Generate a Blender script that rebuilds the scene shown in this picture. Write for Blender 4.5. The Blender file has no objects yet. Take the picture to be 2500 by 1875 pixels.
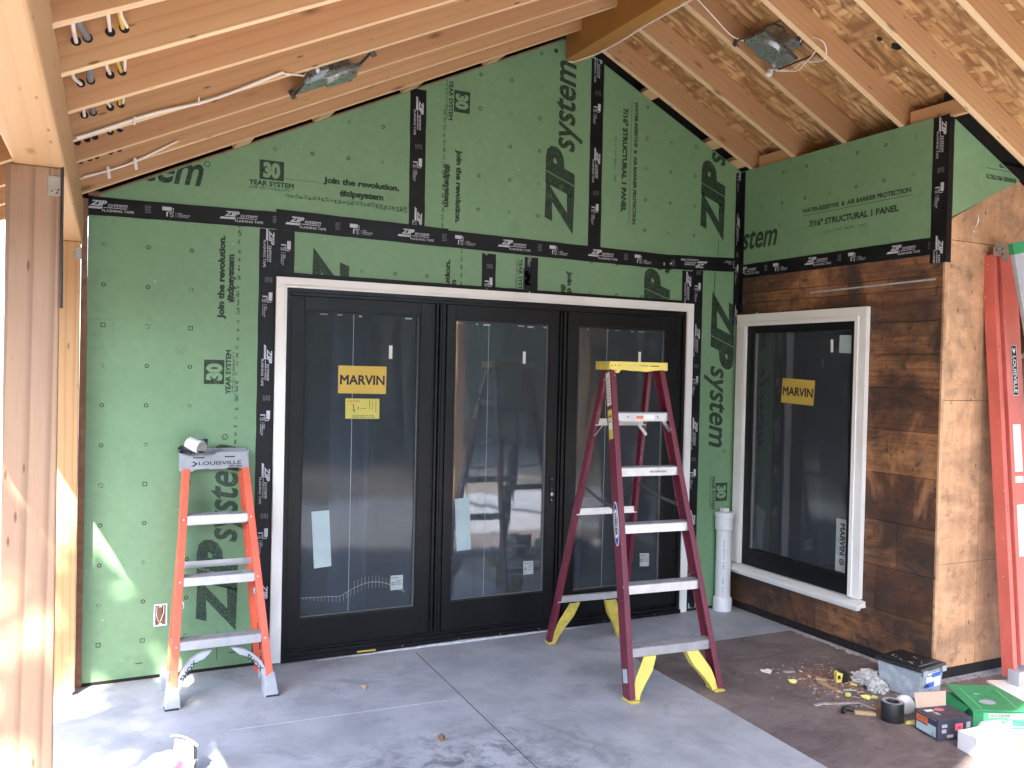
import bpy, bmesh, math, random
from mathutils import Vector, Matrix, Euler
random.seed(7)
SC = bpy.context.scene
COL = SC.collection
R = math.radians

# ------------------------------------------------------------------ camera
cam_d = bpy.data.cameras.new("camera")
cam = bpy.data.objects.new("camera", cam_d); COL.objects.link(cam)
cam_d.sensor_fit = 'HORIZONTAL'; cam_d.sensor_width = 36.0
cam_d.lens = 36.0 * 2158.85 / 2500.0
cam_d.clip_start = 0.05; cam_d.clip_end = 500
_f = Vector((0.44505974, 0.89536087, -0.01583467)); _r = Vector((0.89540463, -0.44468308, 0.02252802)); _u = _r.cross(_f)
cam.matrix_world = Matrix(((_r.x, _u.x, -_f.x, -0.0606), (_r.y, _u.y, -_f.y, -4.9526), (_r.z, _u.z, -_f.z, 1.65825), (0, 0, 0, 1)))
SC.camera = cam

# ------------------------------------------------------------------ light
SUN = Vector((-0.62, -1.0, 1.085)).normalized()
EL = math.asin(SUN.z); AZ = math.atan2(SUN.x, SUN.y)
W = bpy.data.worlds.new("World"); SC.world = W; W.use_nodes = True
wn = W.node_tree.nodes; wl = W.node_tree.links
sky = wn.new('ShaderNodeTexSky'); sky.sky_type = 'NISHITA'; sky.sun_disc = False
sky.sun_elevation = EL; sky.sun_rotation = AZ; sky.air_density = 1.0; sky.dust_density = 1.2
bg = wn['Background']; wl.new(sky.outputs[0], bg.inputs[0]); bg.inputs[1].default_value = 0.15
sun_d = bpy.data.lights.new("sun", 'SUN'); sun_d.energy = 3.2; sun_d.angle = R(0.5); sun_d.color = (1.0, 0.93, 0.83)
sun = bpy.data.objects.new("sun", sun_d); COL.objects.link(sun)
sun.rotation_euler = (-SUN).to_track_quat('-Z', 'Y').to_euler(); sun.location = (-6, -9, 12)
SC.view_settings.view_transform = 'Standard'; SC.view_settings.look = 'None'
SC.view_settings.exposure = 3.5; SC.view_settings.gamma = 1.0
SC.cycles.max_bounces = 10; SC.cycles.diffuse_bounces = 6; SC.cycles.glossy_bounces = 4
SC.cycles.transparent_max_bounces = 16; SC.cycles.caustics_reflective = False; SC.cycles.caustics_refractive = False
SC.cycles.use_denoising = True; SC.cycles.sample_clamp_indirect = 6.0

# ------------------------------------------------------------------ materials
class NT:
    def __init__(s, name):
        s.m = bpy.data.materials.new(name); s.m.use_nodes = True
        s.t = s.m.node_tree; s.n = s.t.nodes; s.l = s.t.links
        s.b = s.n['Principled BSDF']
    def new(s, t, **k):
        x = s.n.new(t)
        for a, v in k.items():
            if a.startswith('i_'):
                key = a[2:]
                key = int(key) if key.isdigit() else key.replace('_', ' ')
                x.inputs[key].default_value = v
            else: setattr(x, a, v)
        return x
    def link(s, a, b): s.l.new(a, b)
    def coord(s, scale=(1, 1, 1), loc=(0, 0, 0), rnd=True, rot=(0, 0, 0)):
        tc = s.new('ShaderNodeTexCoord'); mp = s.new('ShaderNodeMapping')
        mp.inputs['Scale'].default_value = scale; mp.inputs['Location'].default_value = loc; mp.inputs['Rotation'].default_value = rot
        if rnd:
            oi = s.new('ShaderNodeObjectInfo'); mu = s.new('ShaderNodeMath', operation='MULTIPLY', i_1=37.0)
            s.link(oi.outputs['Random'], mu.inputs[0])
            ad = s.new('ShaderNodeVectorMath', operation='ADD')
            s.link(tc.outputs['Object'], ad.inputs[0]); s.link(mu.outputs[0], ad.inputs[1])
            s.link(ad.outputs[0], mp.inputs[0])
        else: s.link(tc.outputs['Object'], mp.inputs[0])
        return mp.outputs[0]
    def noise(s, vec, scale=5, detail=4, rough=.55, dist=0):
        x = s.new('ShaderNodeTexNoise', i_Scale=scale, i_Detail=detail, i_Roughness=rough, i_Distortion=dist)
        s.link(vec, x.inputs['Vector']); return x.outputs['Fac']
    def ramp(s, fac, stops):
        x = s.new('ShaderNodeValToRGB'); e = x.color_ramp.elements
        while len(e) < len(stops): e.new(0.5)
        for q, (p, c) in zip(e, stops):
            q.position = p; q.color = (c, c, c, 1) if isinstance(c, (int, float)) else (*c, 1)
        s.link(fac, x.inputs[0]); return x.outputs[0]
    def mix(s, fac, a, b, mode='MIX'):
        x = s.new('ShaderNodeMix', data_type='RGBA', blend_type=mode)
        for v, i in ((fac, 0), (a, 6), (b, 7)):
            if hasattr(v, 'is_output'): s.link(v, x.inputs[i])
            elif isinstance(v, (int, float)): x.inputs[i].default_value = v if i == 0 else (v, v, v, 1)
            else: x.inputs[i].default_value = (*v, 1)
        return x.outputs[2]
    def col(s, c):
        if hasattr(c, 'is_output'): s.link(c, s.b.inputs['Base Color'])
        else: s.b.inputs['Base Color'].default_value = (*c, 1)
    def bump(s, h, strength=.3, dist=.01):
        x = s.new('ShaderNodeBump', i_Strength=strength, i_Distance=dist); s.link(h, x.inputs['Height'])
        s.link(x.outputs[0], s.b.inputs['Normal']); return x.outputs[0]
    def set(s, **k):
        for a, v in k.items():
            i = s.b.inputs[a.replace('_', ' ')]
            if hasattr(v, 'is_output'): s.link(v, i)
            else: i.default_value = v
        return s

def plain(name, c, rough=.5, metal=0.0, var=.12, scale=6, bump=0, spec=.5):
    t = NT(name); v = t.coord()
    n = t.noise(v, scale, 5, .6)
    f = t.ramp(n, [(.3, 0), (.7, 1)])
    t.col(t.mix(f, tuple(x * (1 - var) for x in c), tuple(min(1, x * (1 + var)) for x in c)))
    n2 = t.noise(v, scale * 5, 3)
    rr = t.ramp(n2, [(.3, max(.02, rough - .08)), (.7, min(1, rough + .1))])
    t.set(Roughness=rr, Metallic=metal); t.b.inputs['Specular IOR Level'].default_value = spec
    if bump: t.bump(n2, bump, .004)
    return t.m

def fir(name, light, dark, axis='X', knots=True, grain=1.0, knotcol=(.16, .075, .035), rough=.62, ringscale=26.0, stain=0.0):
    """sawn softwood: growth-ring lines stretched along the board, fine fibre, knots"""
    t = NT(name)
    perm = {'X': (0, 0, 0), 'Y': (0, 0, R(-90)), 'Z': (0, R(90), 0)}[axis]
    base = t.coord(rot=perm)
    def sc(s3):
        mp = t.new('ShaderNodeMapping'); mp.inputs['Scale'].default_value = s3; t.link(base, mp.inputs[0]); return mp.outputs[0]
    w = t.new('ShaderNodeTexWave', wave_type='RINGS', rings_direction='X', wave_profile='SAW')
    w.inputs['Scale'].default_value = ringscale; w.inputs['Distortion'].default_value = 5.0
    w.inputs['Detail'].default_value = 2.0; w.inputs['Detail Scale'].default_value = .7; w.inputs['Detail Roughness'].default_value = .45
    t.link(sc((.05, 1, 1)), w.inputs['Vector'])
    line = t.ramp(w.outputs['Fac'], [(0, 0), (.62, .08), (.92, 1), (1, .15)])
    fib = t.noise(sc((1.2, 60, 60)), 6, 5, .6)
    big = t.noise(sc((.5, 3, 3)), 2.2, 4, .55)
    c = t.mix(t.ramp(big, [(.32, 0), (.7, 1)]), light, tuple(a * .72 + b * .28 for a, b in zip(light, dark)))
    oi = t.new('ShaderNodeObjectInfo')
    c = t.mix(1.0, c, t.ramp(oi.outputs['Random'], [(0, (.78, .74, .70)), (.3, (1.06, .96, .88)), (.6, (.92, .90, .86)), (.85, (1.12, 1.10, 1.04)), (1, (.88, .80, .74))]), 'MULTIPLY')
    mu = t.new('ShaderNodeMath', operation='MULTIPLY', i_1=.55 * grain); t.link(line, mu.inputs[0])
    c = t.mix(mu.outputs[0], c, dark)
    c = t.mix(t.ramp(fib, [(.35, .16), (.6, 0)]), c, dark)
    if knots:
        vo = t.new('ShaderNodeTexVoronoi', feature='F1'); vo.inputs['Scale'].default_value = 1.0; vo.inputs['Randomness'].default_value = 1
        t.link(sc((2.5, 8, 8)), vo.inputs['Vector'])
        k1 = t.ramp(vo.outputs['Distance'], [(.04, .8), (.085, .4), (.14, 0)])
        c = t.mix(k1, c, knotcol)
        sp = t.new('ShaderNodeTexVoronoi', feature='F1'); sp.inputs['Scale'].default_value = 1.0
        t.link(sc((5, 22, 22)), sp.inputs['Vector'])
        k2 = t.ramp(sp.outputs['Distance'], [(.05, .8), (.11, 0)])
        c = t.mix(k2, c, tuple(q * .6 for q in knotcol))
    if stain:
        st = t.noise(sc((.9, 5, 5)), 3, 6, .7); c = t.mix(t.ramp(st, [(.55, 0), (.75, stain)]), c, (.06, .035, .02))
    t.col(c); t.set(Roughness=rough)
    t.bump(fib, .12, .003)
    return t.m

def osb_mat(name):
    t = NT(name); v = t.coord(rnd=False)
    wv = t.new('ShaderNodeTexNoise', i_Scale=3.0, i_Detail=2.0); t.link(v, wv.inputs['Vector'])
    col = None
    layers = [((5.5, 24, 12), 20), ((7, 30, 20), -35), ((20, 6, 20), 12), ((6, 34, 30), 62)]
    for i, (s3, ang) in enumerate(layers):
        mp = t.new('ShaderNodeMapping'); mp.inputs['Rotation'].default_value = (0, 0, R(ang)); mp.inputs['Scale'].default_value = s3; mp.inputs['Location'].default_value = (i * 3.1, i * 1.7, 0)
        dv = t.new('ShaderNodeVectorMath', operation='MULTIPLY_ADD'); dv.inputs[1].default_value = (.06, .06, .06)
        t.link(wv.outputs['Color'], dv.inputs[0]); t.link(v, dv.inputs[2]); t.link(dv.outputs[0], mp.inputs[0])
        vo = t.new('ShaderNodeTexVoronoi', feature='F1'); vo.inputs['Scale'].default_value = 1; vo.inputs['Randomness'].default_value = 1
        t.link(mp.outputs[0], vo.inputs['Vector'])
        sep = t.new('ShaderNodeSeparateColor'); t.link(vo.outputs['Color'], sep.inputs[0])
        c = t.ramp(sep.outputs[0], [(0, (.27, .13, .045)), (.25, (.47, .26, .10)), (.55, (.60, .37, .16)), (.8, (.66, .44, .21)), (1, (.40, .20, .075))])
        ed = t.ramp(vo.outputs['Distance'], [(.35, 0), (.75, 1)])
        c = t.mix(ed, c, (.20, .095, .035))
        if col is None: col = c
        else:
            sel = t.ramp(sep.outputs[1], [(.52, 0), (.56, .85)])
            col = t.mix(sel, col, c)
    big = t.noise(v, 1.3, 3); col = t.mix(t.ramp(big, [(.4, 0), (.75, .35)]), col, (.33, .17, .07))
    t.col(col); t.set(Roughness=.6)
    bw = t.new('ShaderNodeRGBToBW'); t.link(col, bw.inputs[0]); t.bump(bw.outputs[0], .25, .004)
    return t.m

def sheath_mat(name):
    t = NT(name); v = t.coord(rnd=False)
    n1 = t.noise(v, 1.4, 4); n2 = t.noise(v, 22, 5, .7); n3 = t.noise(v, 5, 6, .65)
    c = t.mix(t.ramp(n1, [(.3, 0), (.7, 1)]), (.165, .295, .158), (.20, .345, .192))
    c = t.mix(t.ramp(n2, [(.35, .18), (.6, 0)]), c, (.095, .19, .10))
    c = t.mix(t.ramp(n3, [(.60, 0), (.78, .30)]), c, (.065, .12, .062))
    mp = t.new('ShaderNodeMapping'); mp.inputs['Scale'].default_value = (3, 3, .35); t.link(v, mp.inputs[0])
    st = t.noise(mp.outputs[0], 7, 4, .7)
    c = t.mix(t.ramp(st, [(.58, 0), (.8, .18)]), c, (.19, .31, .2))
    vo = t.new('ShaderNodeTexVoronoi', feature='F1'); vo.inputs['Scale'].default_value = 9; t.link(v, vo.inputs['Vector'])
    c = t.mix(t.ramp(vo.outputs['Distance'], [(.028, .75), (.045, 0)]), c, (.55, .62, .5))
    t.col(c); t.set(Roughness=t.ramp(n3, [(.3, .42), (.7, .6)])); t.bump(n2, .08, .002)
    return t.m

def ink_mat(name, c, hole=.35):
    t = NT(name); v = t.coord(rnd=False)
    n = t.noise(v, 130, 3, .6); n2 = t.noise(v, 14, 3)
    a = t.ramp(n, [(hole - .05, 0), (hole + .06, 1)])
    b = t.ramp(n2, [(.25, .6), (.6, 1)])
    mu = t.new('ShaderNodeMath', operation='MULTIPLY'); t.link(a, mu.inputs[0]); t.link(b, mu.inputs[1])
    t.col(c); t.set(Roughness=.6, Alpha=mu.outputs[0]); return t.m

def tape_mat(name):
    t = NT(name); v = t.coord(rnd=False)
    n = t.noise(v, 10, 5, .6); n2 = t.noise(v, 30, 3)
    t.col(t.mix(t.ramp(n, [(.4, 0), (.75, 1)]), (.004, .004, .006), (.010, .010, .012)))
    t.set(Roughness=t.ramp(n, [(.3, .34), (.7, .55)])); t.b.inputs['Specular IOR Level'].default_value = .3; t.bump(n2, .25, .004); return t.m

def concrete_mat(name):
    t = NT(name); v = t.coord(rnd=False)
    n1 = t.noise(v, .9, 6, .6, .4); n2 = t.noise(v, 4, 8, .65); n3 = t.noise(v, 60, 4, .7); n4 = t.noise(v, 2.1, 7, .7, 1.2)
    c = t.mix(t.ramp(n1, [(.3, 0), (.7, 1)]), (.345, .36, .395), (.44, .452, .488))
    c = t.mix(t.ramp(n2, [(.36, .6), (.58, 0)]), c, (.235, .245, .27))
    c = t.mix(t.ramp(n4, [(.55, 0), (.67, .45)]), c, (.19, .195, .21))
    c = t.mix(t.ramp(n4, [(.28, .4), (.42, 0)]), c, (.49, .50, .52))
    c = t.mix(t.ramp(n3, [(.3, .22), (.5, 0)]), c, (.2, .2, .21))
    # scuffed dark wear mark in the middle of the slab
    tc = t.new('ShaderNodeTexCoord'); sb = t.new('ShaderNodeMapping', vector_type='POINT')
    sb.inputs['Location'].default_value = (-1.45, 1.62, 0); t.link(tc.outputs['Object'], sb.inputs[0])
    sc = t.new('ShaderNodeMapping'); sc.inputs['Scale'].default_value = (1.1, 1.7, 1); t.link(sb.outputs[0], sc.inputs[0])
    ln = t.new('ShaderNodeVectorMath', operation='LENGTH'); t.link(sc.outputs[0], ln.inputs[0])
    mask = t.ramp(ln.outputs['Value'], [(.1, 1), (.95, 0)])
    w = t.noise(v, 9, 8, .72, .6); wr = t.ramp(w, [(.47, 0), (.62, 1)])
    mu = t.new('ShaderNodeMath', operation='MULTIPLY'); t.link(mask, mu.inputs[0]); t.link(wr, mu.inputs[1])
    c = t.mix(mu.outputs[0], c, (.10, .105, .115))
    vo = t.new('ShaderNodeTexVoronoi', feature='F1'); vo.inputs['Scale'].default_value = 13; t.link(v, vo.inputs['Vector'])
    c = t.mix(t.ramp(vo.outputs['Distance'], [(.03, .7), (.05, 0)]), c, (.62, .61, .58))
    t.col(c); t.set(Roughness=t.ramp(n2, [(.3, .48), (.7, .72)])); t.bump(n3, .12, .002); return t.m

def old_board_mat(name, light=(.34, .165, .075), dark=(.10, .045, .025), axis='Y', dirt=.8, fibre=.55):
    t = NT(name); v = t.coord(rnd=False)
    at = t.new('ShaderNodeAttribute', attribute_name='tone', attribute_type='GEOMETRY')
    s3 = {'Y': (40, 1.5, 40), 'Z': (30, 30, 1.2)}[axis]
    mp = t.new('ShaderNodeMapping'); mp.inputs['Scale'].default_value = s3; t.link(v, mp.inputs[0])
    fib = t.noise(mp.outputs[0], 1.6, 6, .65, .6)
    n1 = t.noise(v, 2.3, 6, .65, .6); n2 = t.noise(v, 9, 7, .75, .5)
    c = t.mix(at.outputs['Fac'], dark, light)
    c = t.mix(t.ramp(fib, [(.38, fibre), (.6, 0)]), c, tuple(q * .55 for q in dark))
    c = t.mix(t.ramp(n1, [(.47, 0), (.60, dirt)]), c, (.045, .028, .022))
    md = t.new('ShaderNodeMapping'); md.inputs['Scale'].default_value = (1.2, 1.2, 3.4); t.link(v, md.inputs[0])
    c = t.mix(t.ramp(t.noise(md.outputs[0], 1.5, 7, .72, .8), [(.47, 0), (.60, dirt * .75)]), c, tuple(q * .45 for q in dark))
    c = t.mix(t.ramp(n2, [(.55, 0), (.62, dirt * .85)]), c, (.035, .022, .018))
    c = t.mix(t.ramp(t.noise(mp.outputs[0], 7, 4, .7), [(.60, 0), (.68, dirt * .7)]), c, (.03, .018, .014))
    c = t.mix(t.ramp(n1, [(.32, .5), (.44, 0)]), c, tuple(min(1, q * 1.3) for q in light))
    ms = t.new('ShaderNodeMapping'); ms.inputs['Scale'].default_value = {'Y': (7, 16, 7), 'Z': (16, 16, 6)}[axis]; t.link(v, ms.inputs[0])
    vo = t.new('ShaderNodeTexVoronoi', feature='F1'); vo.inputs['Scale'].default_value = 1; t.link(ms.outputs[0], vo.inputs['Vector'])
    c = t.mix(t.ramp(vo.outputs['Distance'], [(.05, .9), (.10, 0)]), c, (.025, .015, .012))
    t.col(c); t.set(Roughness=.72); t.bump(fib, .3, .004); return t.m

def sheet_mat(name):
    t = NT(name); v = t.coord(rnd=False)
    n = t.noise(v, 3, 8, .68, .8)
    mp = t.new('ShaderNodeMapping'); mp.inputs['Rotation'].default_value = (0, 0, R(38)); mp.inputs['Scale'].default_value = (2, 22, 1); t.link(v, mp.inputs[0])
    s = t.noise(mp.outputs[0], 2.4, 6, .7)
    c = t.mix(t.ramp(n, [(.36, 0), (.62, 1)]), (.105, .08, .078), (.215, .17, .16))
    c = t.mix(t.ramp(s, [(.5, 0), (.72, .5)]), c, (.27, .225, .215))
    c = t.mix(t.ramp(t.noise(v, 14, 6, .7), [(.3, .6), (.48, 0)]), c, (.075, .055, .052))
    t.col(c); t.set(Roughness=.6); t.bump(n, .15, .004); return t.m

def glass_mat(name, tint=(.62, .70, .74), refl=.10, wob=.5, haze=.03, frm=1.0, gr=.025):
    t = NT(name); t.n.remove(t.b); v = t.coord(rnd=True)
    out = t.n['Material Output']
    tr = t.new('ShaderNodeBsdfTransparent'); tr.inputs[0].default_value = (*tint, 1)
    gl = t.new('ShaderNodeBsdfGlossy'); gl.inputs['Roughness'].default_value = gr; gl.inputs[0].default_value = (.95, .97, 1, 1)
    di = t.new('ShaderNodeBsdfDiffuse'); di.inputs[0].default_value = (.30, .345, .39, 1)
    mp = t.new('ShaderNodeMapping'); mp.inputs['Scale'].default_value = (1, 1, .35); t.link(v, mp.inputs[0])
    n = t.noise(mp.outputs[0], 2.2, 3, .5, .4)
    ma = t.new('ShaderNodeMapping'); ma.inputs['Rotation'].default_value = (0, R(28), 0); ma.inputs['Scale'].default_value = (9, 9, .8); t.link(v, ma.inputs[0])
    cr = t.noise(ma.outputs[0], 1.3, 3, .55, .3)
    ad = t.new('ShaderNodeMath', operation='MULTIPLY_ADD', i_1=.08); t.link(cr, ad.inputs[0]); t.link(n, ad.inputs[2])
    bp = t.new('ShaderNodeBump', i_Strength=wob, i_Distance=.012); t.link(ad.outputs[0], bp.inputs['Height']); t.link(bp.outputs[0], gl.inputs['Normal'])
    fr = t.new('ShaderNodeFresnel', i_IOR=1.5)
    mu = t.new('ShaderNodeMath', operation='MULTIPLY_ADD', i_1=frm, i_2=refl); t.link(fr.outputs[0], mu.inputs[0])
    m0 = t.new('ShaderNodeMixShader'); t.link(t.ramp(cr, [(.60, haze), (.78, haze * 1.9)]), m0.inputs[0]); t.link(tr.outputs[0], m0.inputs[1]); t.link(di.outputs[0], m0.inputs[2])
    m1 = t.new('ShaderNodeMixShader'); t.link(mu.outputs[0], m1.inputs[0]); t.link(m0.outputs[0], m1.inputs[1]); t.link(gl.outputs[0], m1.inputs[2])
    t.link(m1.outputs[0], out.inputs[0]); return t.m

def clear_plastic(name, c, alpha):
    t = NT(name); v = t.coord(); n = t.noise(v, 25, 4, .6)
    t.col(c); t.set(Roughness=.35, Alpha=t.ramp(n, [(.3, max(0, alpha - .15)), (.7, min(1, alpha + .15))])); return t.m

M = {}
M['rafter'] = fir('rafter fir', (.57, .345, .185), (.36, .185, .08), grain=.62, ringscale=12)
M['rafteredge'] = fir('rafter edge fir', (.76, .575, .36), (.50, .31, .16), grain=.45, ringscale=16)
M['block'] = fir('block fir', (.60, .43, .25), (.40, .24, .11), axis='Y', knots=False)
M['header'] = fir('header fir', (.54, .365, .205), (.42, .235, .10), axis='Y', ringscale=11, grain=.7)
M['post'] = fir('post fir', (.385, .26, .18), (.17, .095, .058), axis='Z', ringscale=7, grain=1.2)
M['post2'] = fir('pale post fir', (.52, .33, .165), (.32, .165, .065), axis='Z', ringscale=12)
M['ridge'] = fir('glued beam', (.40, .20, .055), (.25, .10, .02), axis='Y', knots=False, ringscale=40, rough=.45)
M['osb'] = osb_mat('strand board')
M['zip'] = sheath_mat('green sheathing')
M['ink'] = ink_mat('stencil ink', (.018, .038, .022))
M['inkmid'] = ink_mat('worn stencil ink', (.036, .068, .045), .38)
M['inkfaint'] = ink_mat('faint stencil ink', (.03, .06, .032), .5)
M['tape'] = tape_mat('black flashing tape')
M['tapeprint'] = ink_mat('tape print', (.55, .57, .62), .22)
M['tapedim'] = ink_mat('dim tape print', (.16, .16, .18), .3)
M['trim'] = plain('primed trim', (.87, .855, .82), .45, var=.05, scale=3)
M['black'] = plain('black cladding', (.0065, .0065, .0072), .36, var=.25, scale=3, spec=.32)
M['blackdark'] = plain('black gasket', (.006, .006, .007), .6)
M['glass'] = glass_mat('filmed glass', tint=(.66, .69, .71), refl=.004, haze=.10, frm=.6, gr=.07)
M['glass_mid'] = glass_mat('bare glass', tint=(.66, .69, .71), refl=.06, wob=.35, haze=.15, gr=.035)
M['glass_clear'] = glass_mat('window glass', (.5, .6, .66), .02, .15, haze=.13)
M['seal'] = plain('white sealant', (.62, .62, .66), .7, var=.2, scale=40, bump=.6)
M['concrete'] = concrete_mat('broom concrete')
M['joint'] = plain('joint groove', (.10, .10, .11), .9)
M['score'] = plain('score line', (.55, .55, .55), .9)
M['oldy'] = old_board_mat('old plank siding', (.50, .235, .10), (.115, .048, .026), axis='Y', dirt=.9)
M['oldz'] = old_board_mat('old boards', (.66, .39, .215), (.36, .195, .11), axis='Z', dirt=.38, fibre=.2)
M['sheet'] = sheet_mat('floor paper')
M['ground'] = plain('yard ground', (.17, .135, .10), .95, var=.4, scale=1.2)
M['felt'] = plain('black felt', (.012, .009, .008), .95)
M['room'] = plain('room wall', (.20, .23, .27), .9)
M['drape'] = plain('blue grey sheeting', (.16, .22, .32), .6, var=.3, scale=1.2)
M['alum'] = plain('aluminium', (.62, .62, .64), .38, .75, var=.1, scale=18)
M['alumd'] = plain('worn tread', (.36, .35, .36), .5, .5, var=.25, scale=25)
M['galv'] = plain('galvanised steel', (.46, .49, .50), .28, .9, var=.07, scale=5)
M['darksteel'] = plain('dark steel', (.13, .13, .13), .4, .8)
def worn(name, c, chip=(.62, .5, .48)):
    t = NT(name); v = t.coord()
    n = t.noise(v, 5, 5, .6); k = t.noise(v, 42, 4, .6)
    cc = t.mix(t.ramp(n, [(.3, 0), (.7, 1)]), tuple(q * .85 for q in c), tuple(q * 1.12 for q in c))
    cc = t.mix(t.ramp(k, [(.69, 0), (.72, .85)]), cc, chip)
    t.col(cc); t.set(Roughness=.42); return t.m
M['maroon'] = worn('maroon fibreglass', (.155, .022, .042))
M['orange'] = worn('orange fibreglass', (.74, .125, .06), (.85, .6, .45))
M['red'] = worn('red fibreglass', (.60, .135, .105), (.8, .6, .5))
M['capgrey'] = plain('grey plastic', (.36, .38, .41), .5, var=.12, scale=12)
M['yellow'] = plain('yellow plastic', (.76, .62, .13), .45, var=.1, scale=10)
M['footyellow'] = plain('worn yellow plastic', (.62, .50, .09), .55, var=.25, scale=20)
M['white'] = plain('white', (.78, .78, .77), .5, var=.05)
M['whiteplastic'] = plain('white plastic', (.74, .75, .77), .35, var=.05, scale=4)
M['paper'] = plain('pale paper', (.42, .52, .53), .7, var=.1)
M['greylabel'] = plain('grey label', (.40, .43, .42), .7, var=.2, scale=20)
M['ylabel'] = plain('yellow sticker', (.62, .43, .08), .6, var=.05)
M['ylabel2'] = plain('pale yellow sticker', (.60, .53, .12), .6, var=.05)
M['printdark'] = plain('print black', (.012, .012, .014), .6)
M['printred'] = plain('print red', (.55, .05, .05), .6)
M['printblue'] = plain('print blue', (.02, .05, .32), .6)
M['cablewhite'] = plain('white cable', (.74, .66, .58), .5)
M['cableyellow'] = plain('yellow cable', (.62, .42, .06), .5)
M['cablegrey'] = plain('grey cable', (.16, .16, .16), .5)
M['cableblack'] = plain('black cable', (.02, .02, .022), .5)
M['brown'] = plain('brown edge', (.25, .13, .075), .8, var=.3, scale=20)
M['foam'] = plain('yellow foam', (.66, .60, .17), .8, var=.15, scale=30)
M['woodscrap'] = fir('scrap wood', (.50, .36, .23), (.3, .19, .1), knots=False)
M['stripwood'] = plain('frayed strip', (.36, .29, .25), .8, var=.3, scale=30)
M['fluff'] = plain('insulation tuft', (.46, .45, .43), .95, var=.3, scale=30)
M['crumb'] = plain('crumbs', (.34, .30, .27), .9, var=.5, scale=30)
M['sawdust'] = plain('brown litter', (.17, .10, .075), .9, var=.5, scale=40)
M['binclear'] = clear_plastic('clear tub', (.55, .60, .66), .5)
M['blackplastic'] = plain('black plastic', (.014, .015, .017), .4)
M['boxnavy'] = plain('navy carton', (.045, .04, .062), .5, var=.3, scale=10)
M['card'] = plain('bare cardboard', (.50, .37, .27), .8)
M['boxgreen'] = plain('green carton', (.03, .26, .10), .45, var=.12)
M['boxgreenl'] = plain('light green print', (.12, .55, .25), .5)
M['orangeprint'] = plain('orange print', (.72, .17, .06), .5)
M['pinkprint'] = plain('pink print', (.72, .12, .18), .5)
M['blueprint'] = plain('blue print', (.06, .16, .6), .5)
M['siding'] = plain('white siding', (.75, .75, .73), .6)
M['windowgrey'] = plain('grey window', (.2, .23, .25), .3)
M['bark'] = plain('bark', (.09, .065, .045), .9, var=.4, scale=12)
def leaf_mat(n, c):
    t = NT(n); v = t.coord(); k = t.noise(v, 3, 4)
    t.col(t.mix(t.ramp(k, [(.3, 0), (.7, 1)]), tuple(q * .6 for q in c), tuple(q * 1.35 for q in c))); t.set(Roughness=.6)
    return t.m
M['leaf'] = leaf_mat('leaf', (.06, .10, .03))
M['redprint'] = plain('red print', (.62, .035, .06), .5)

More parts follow.
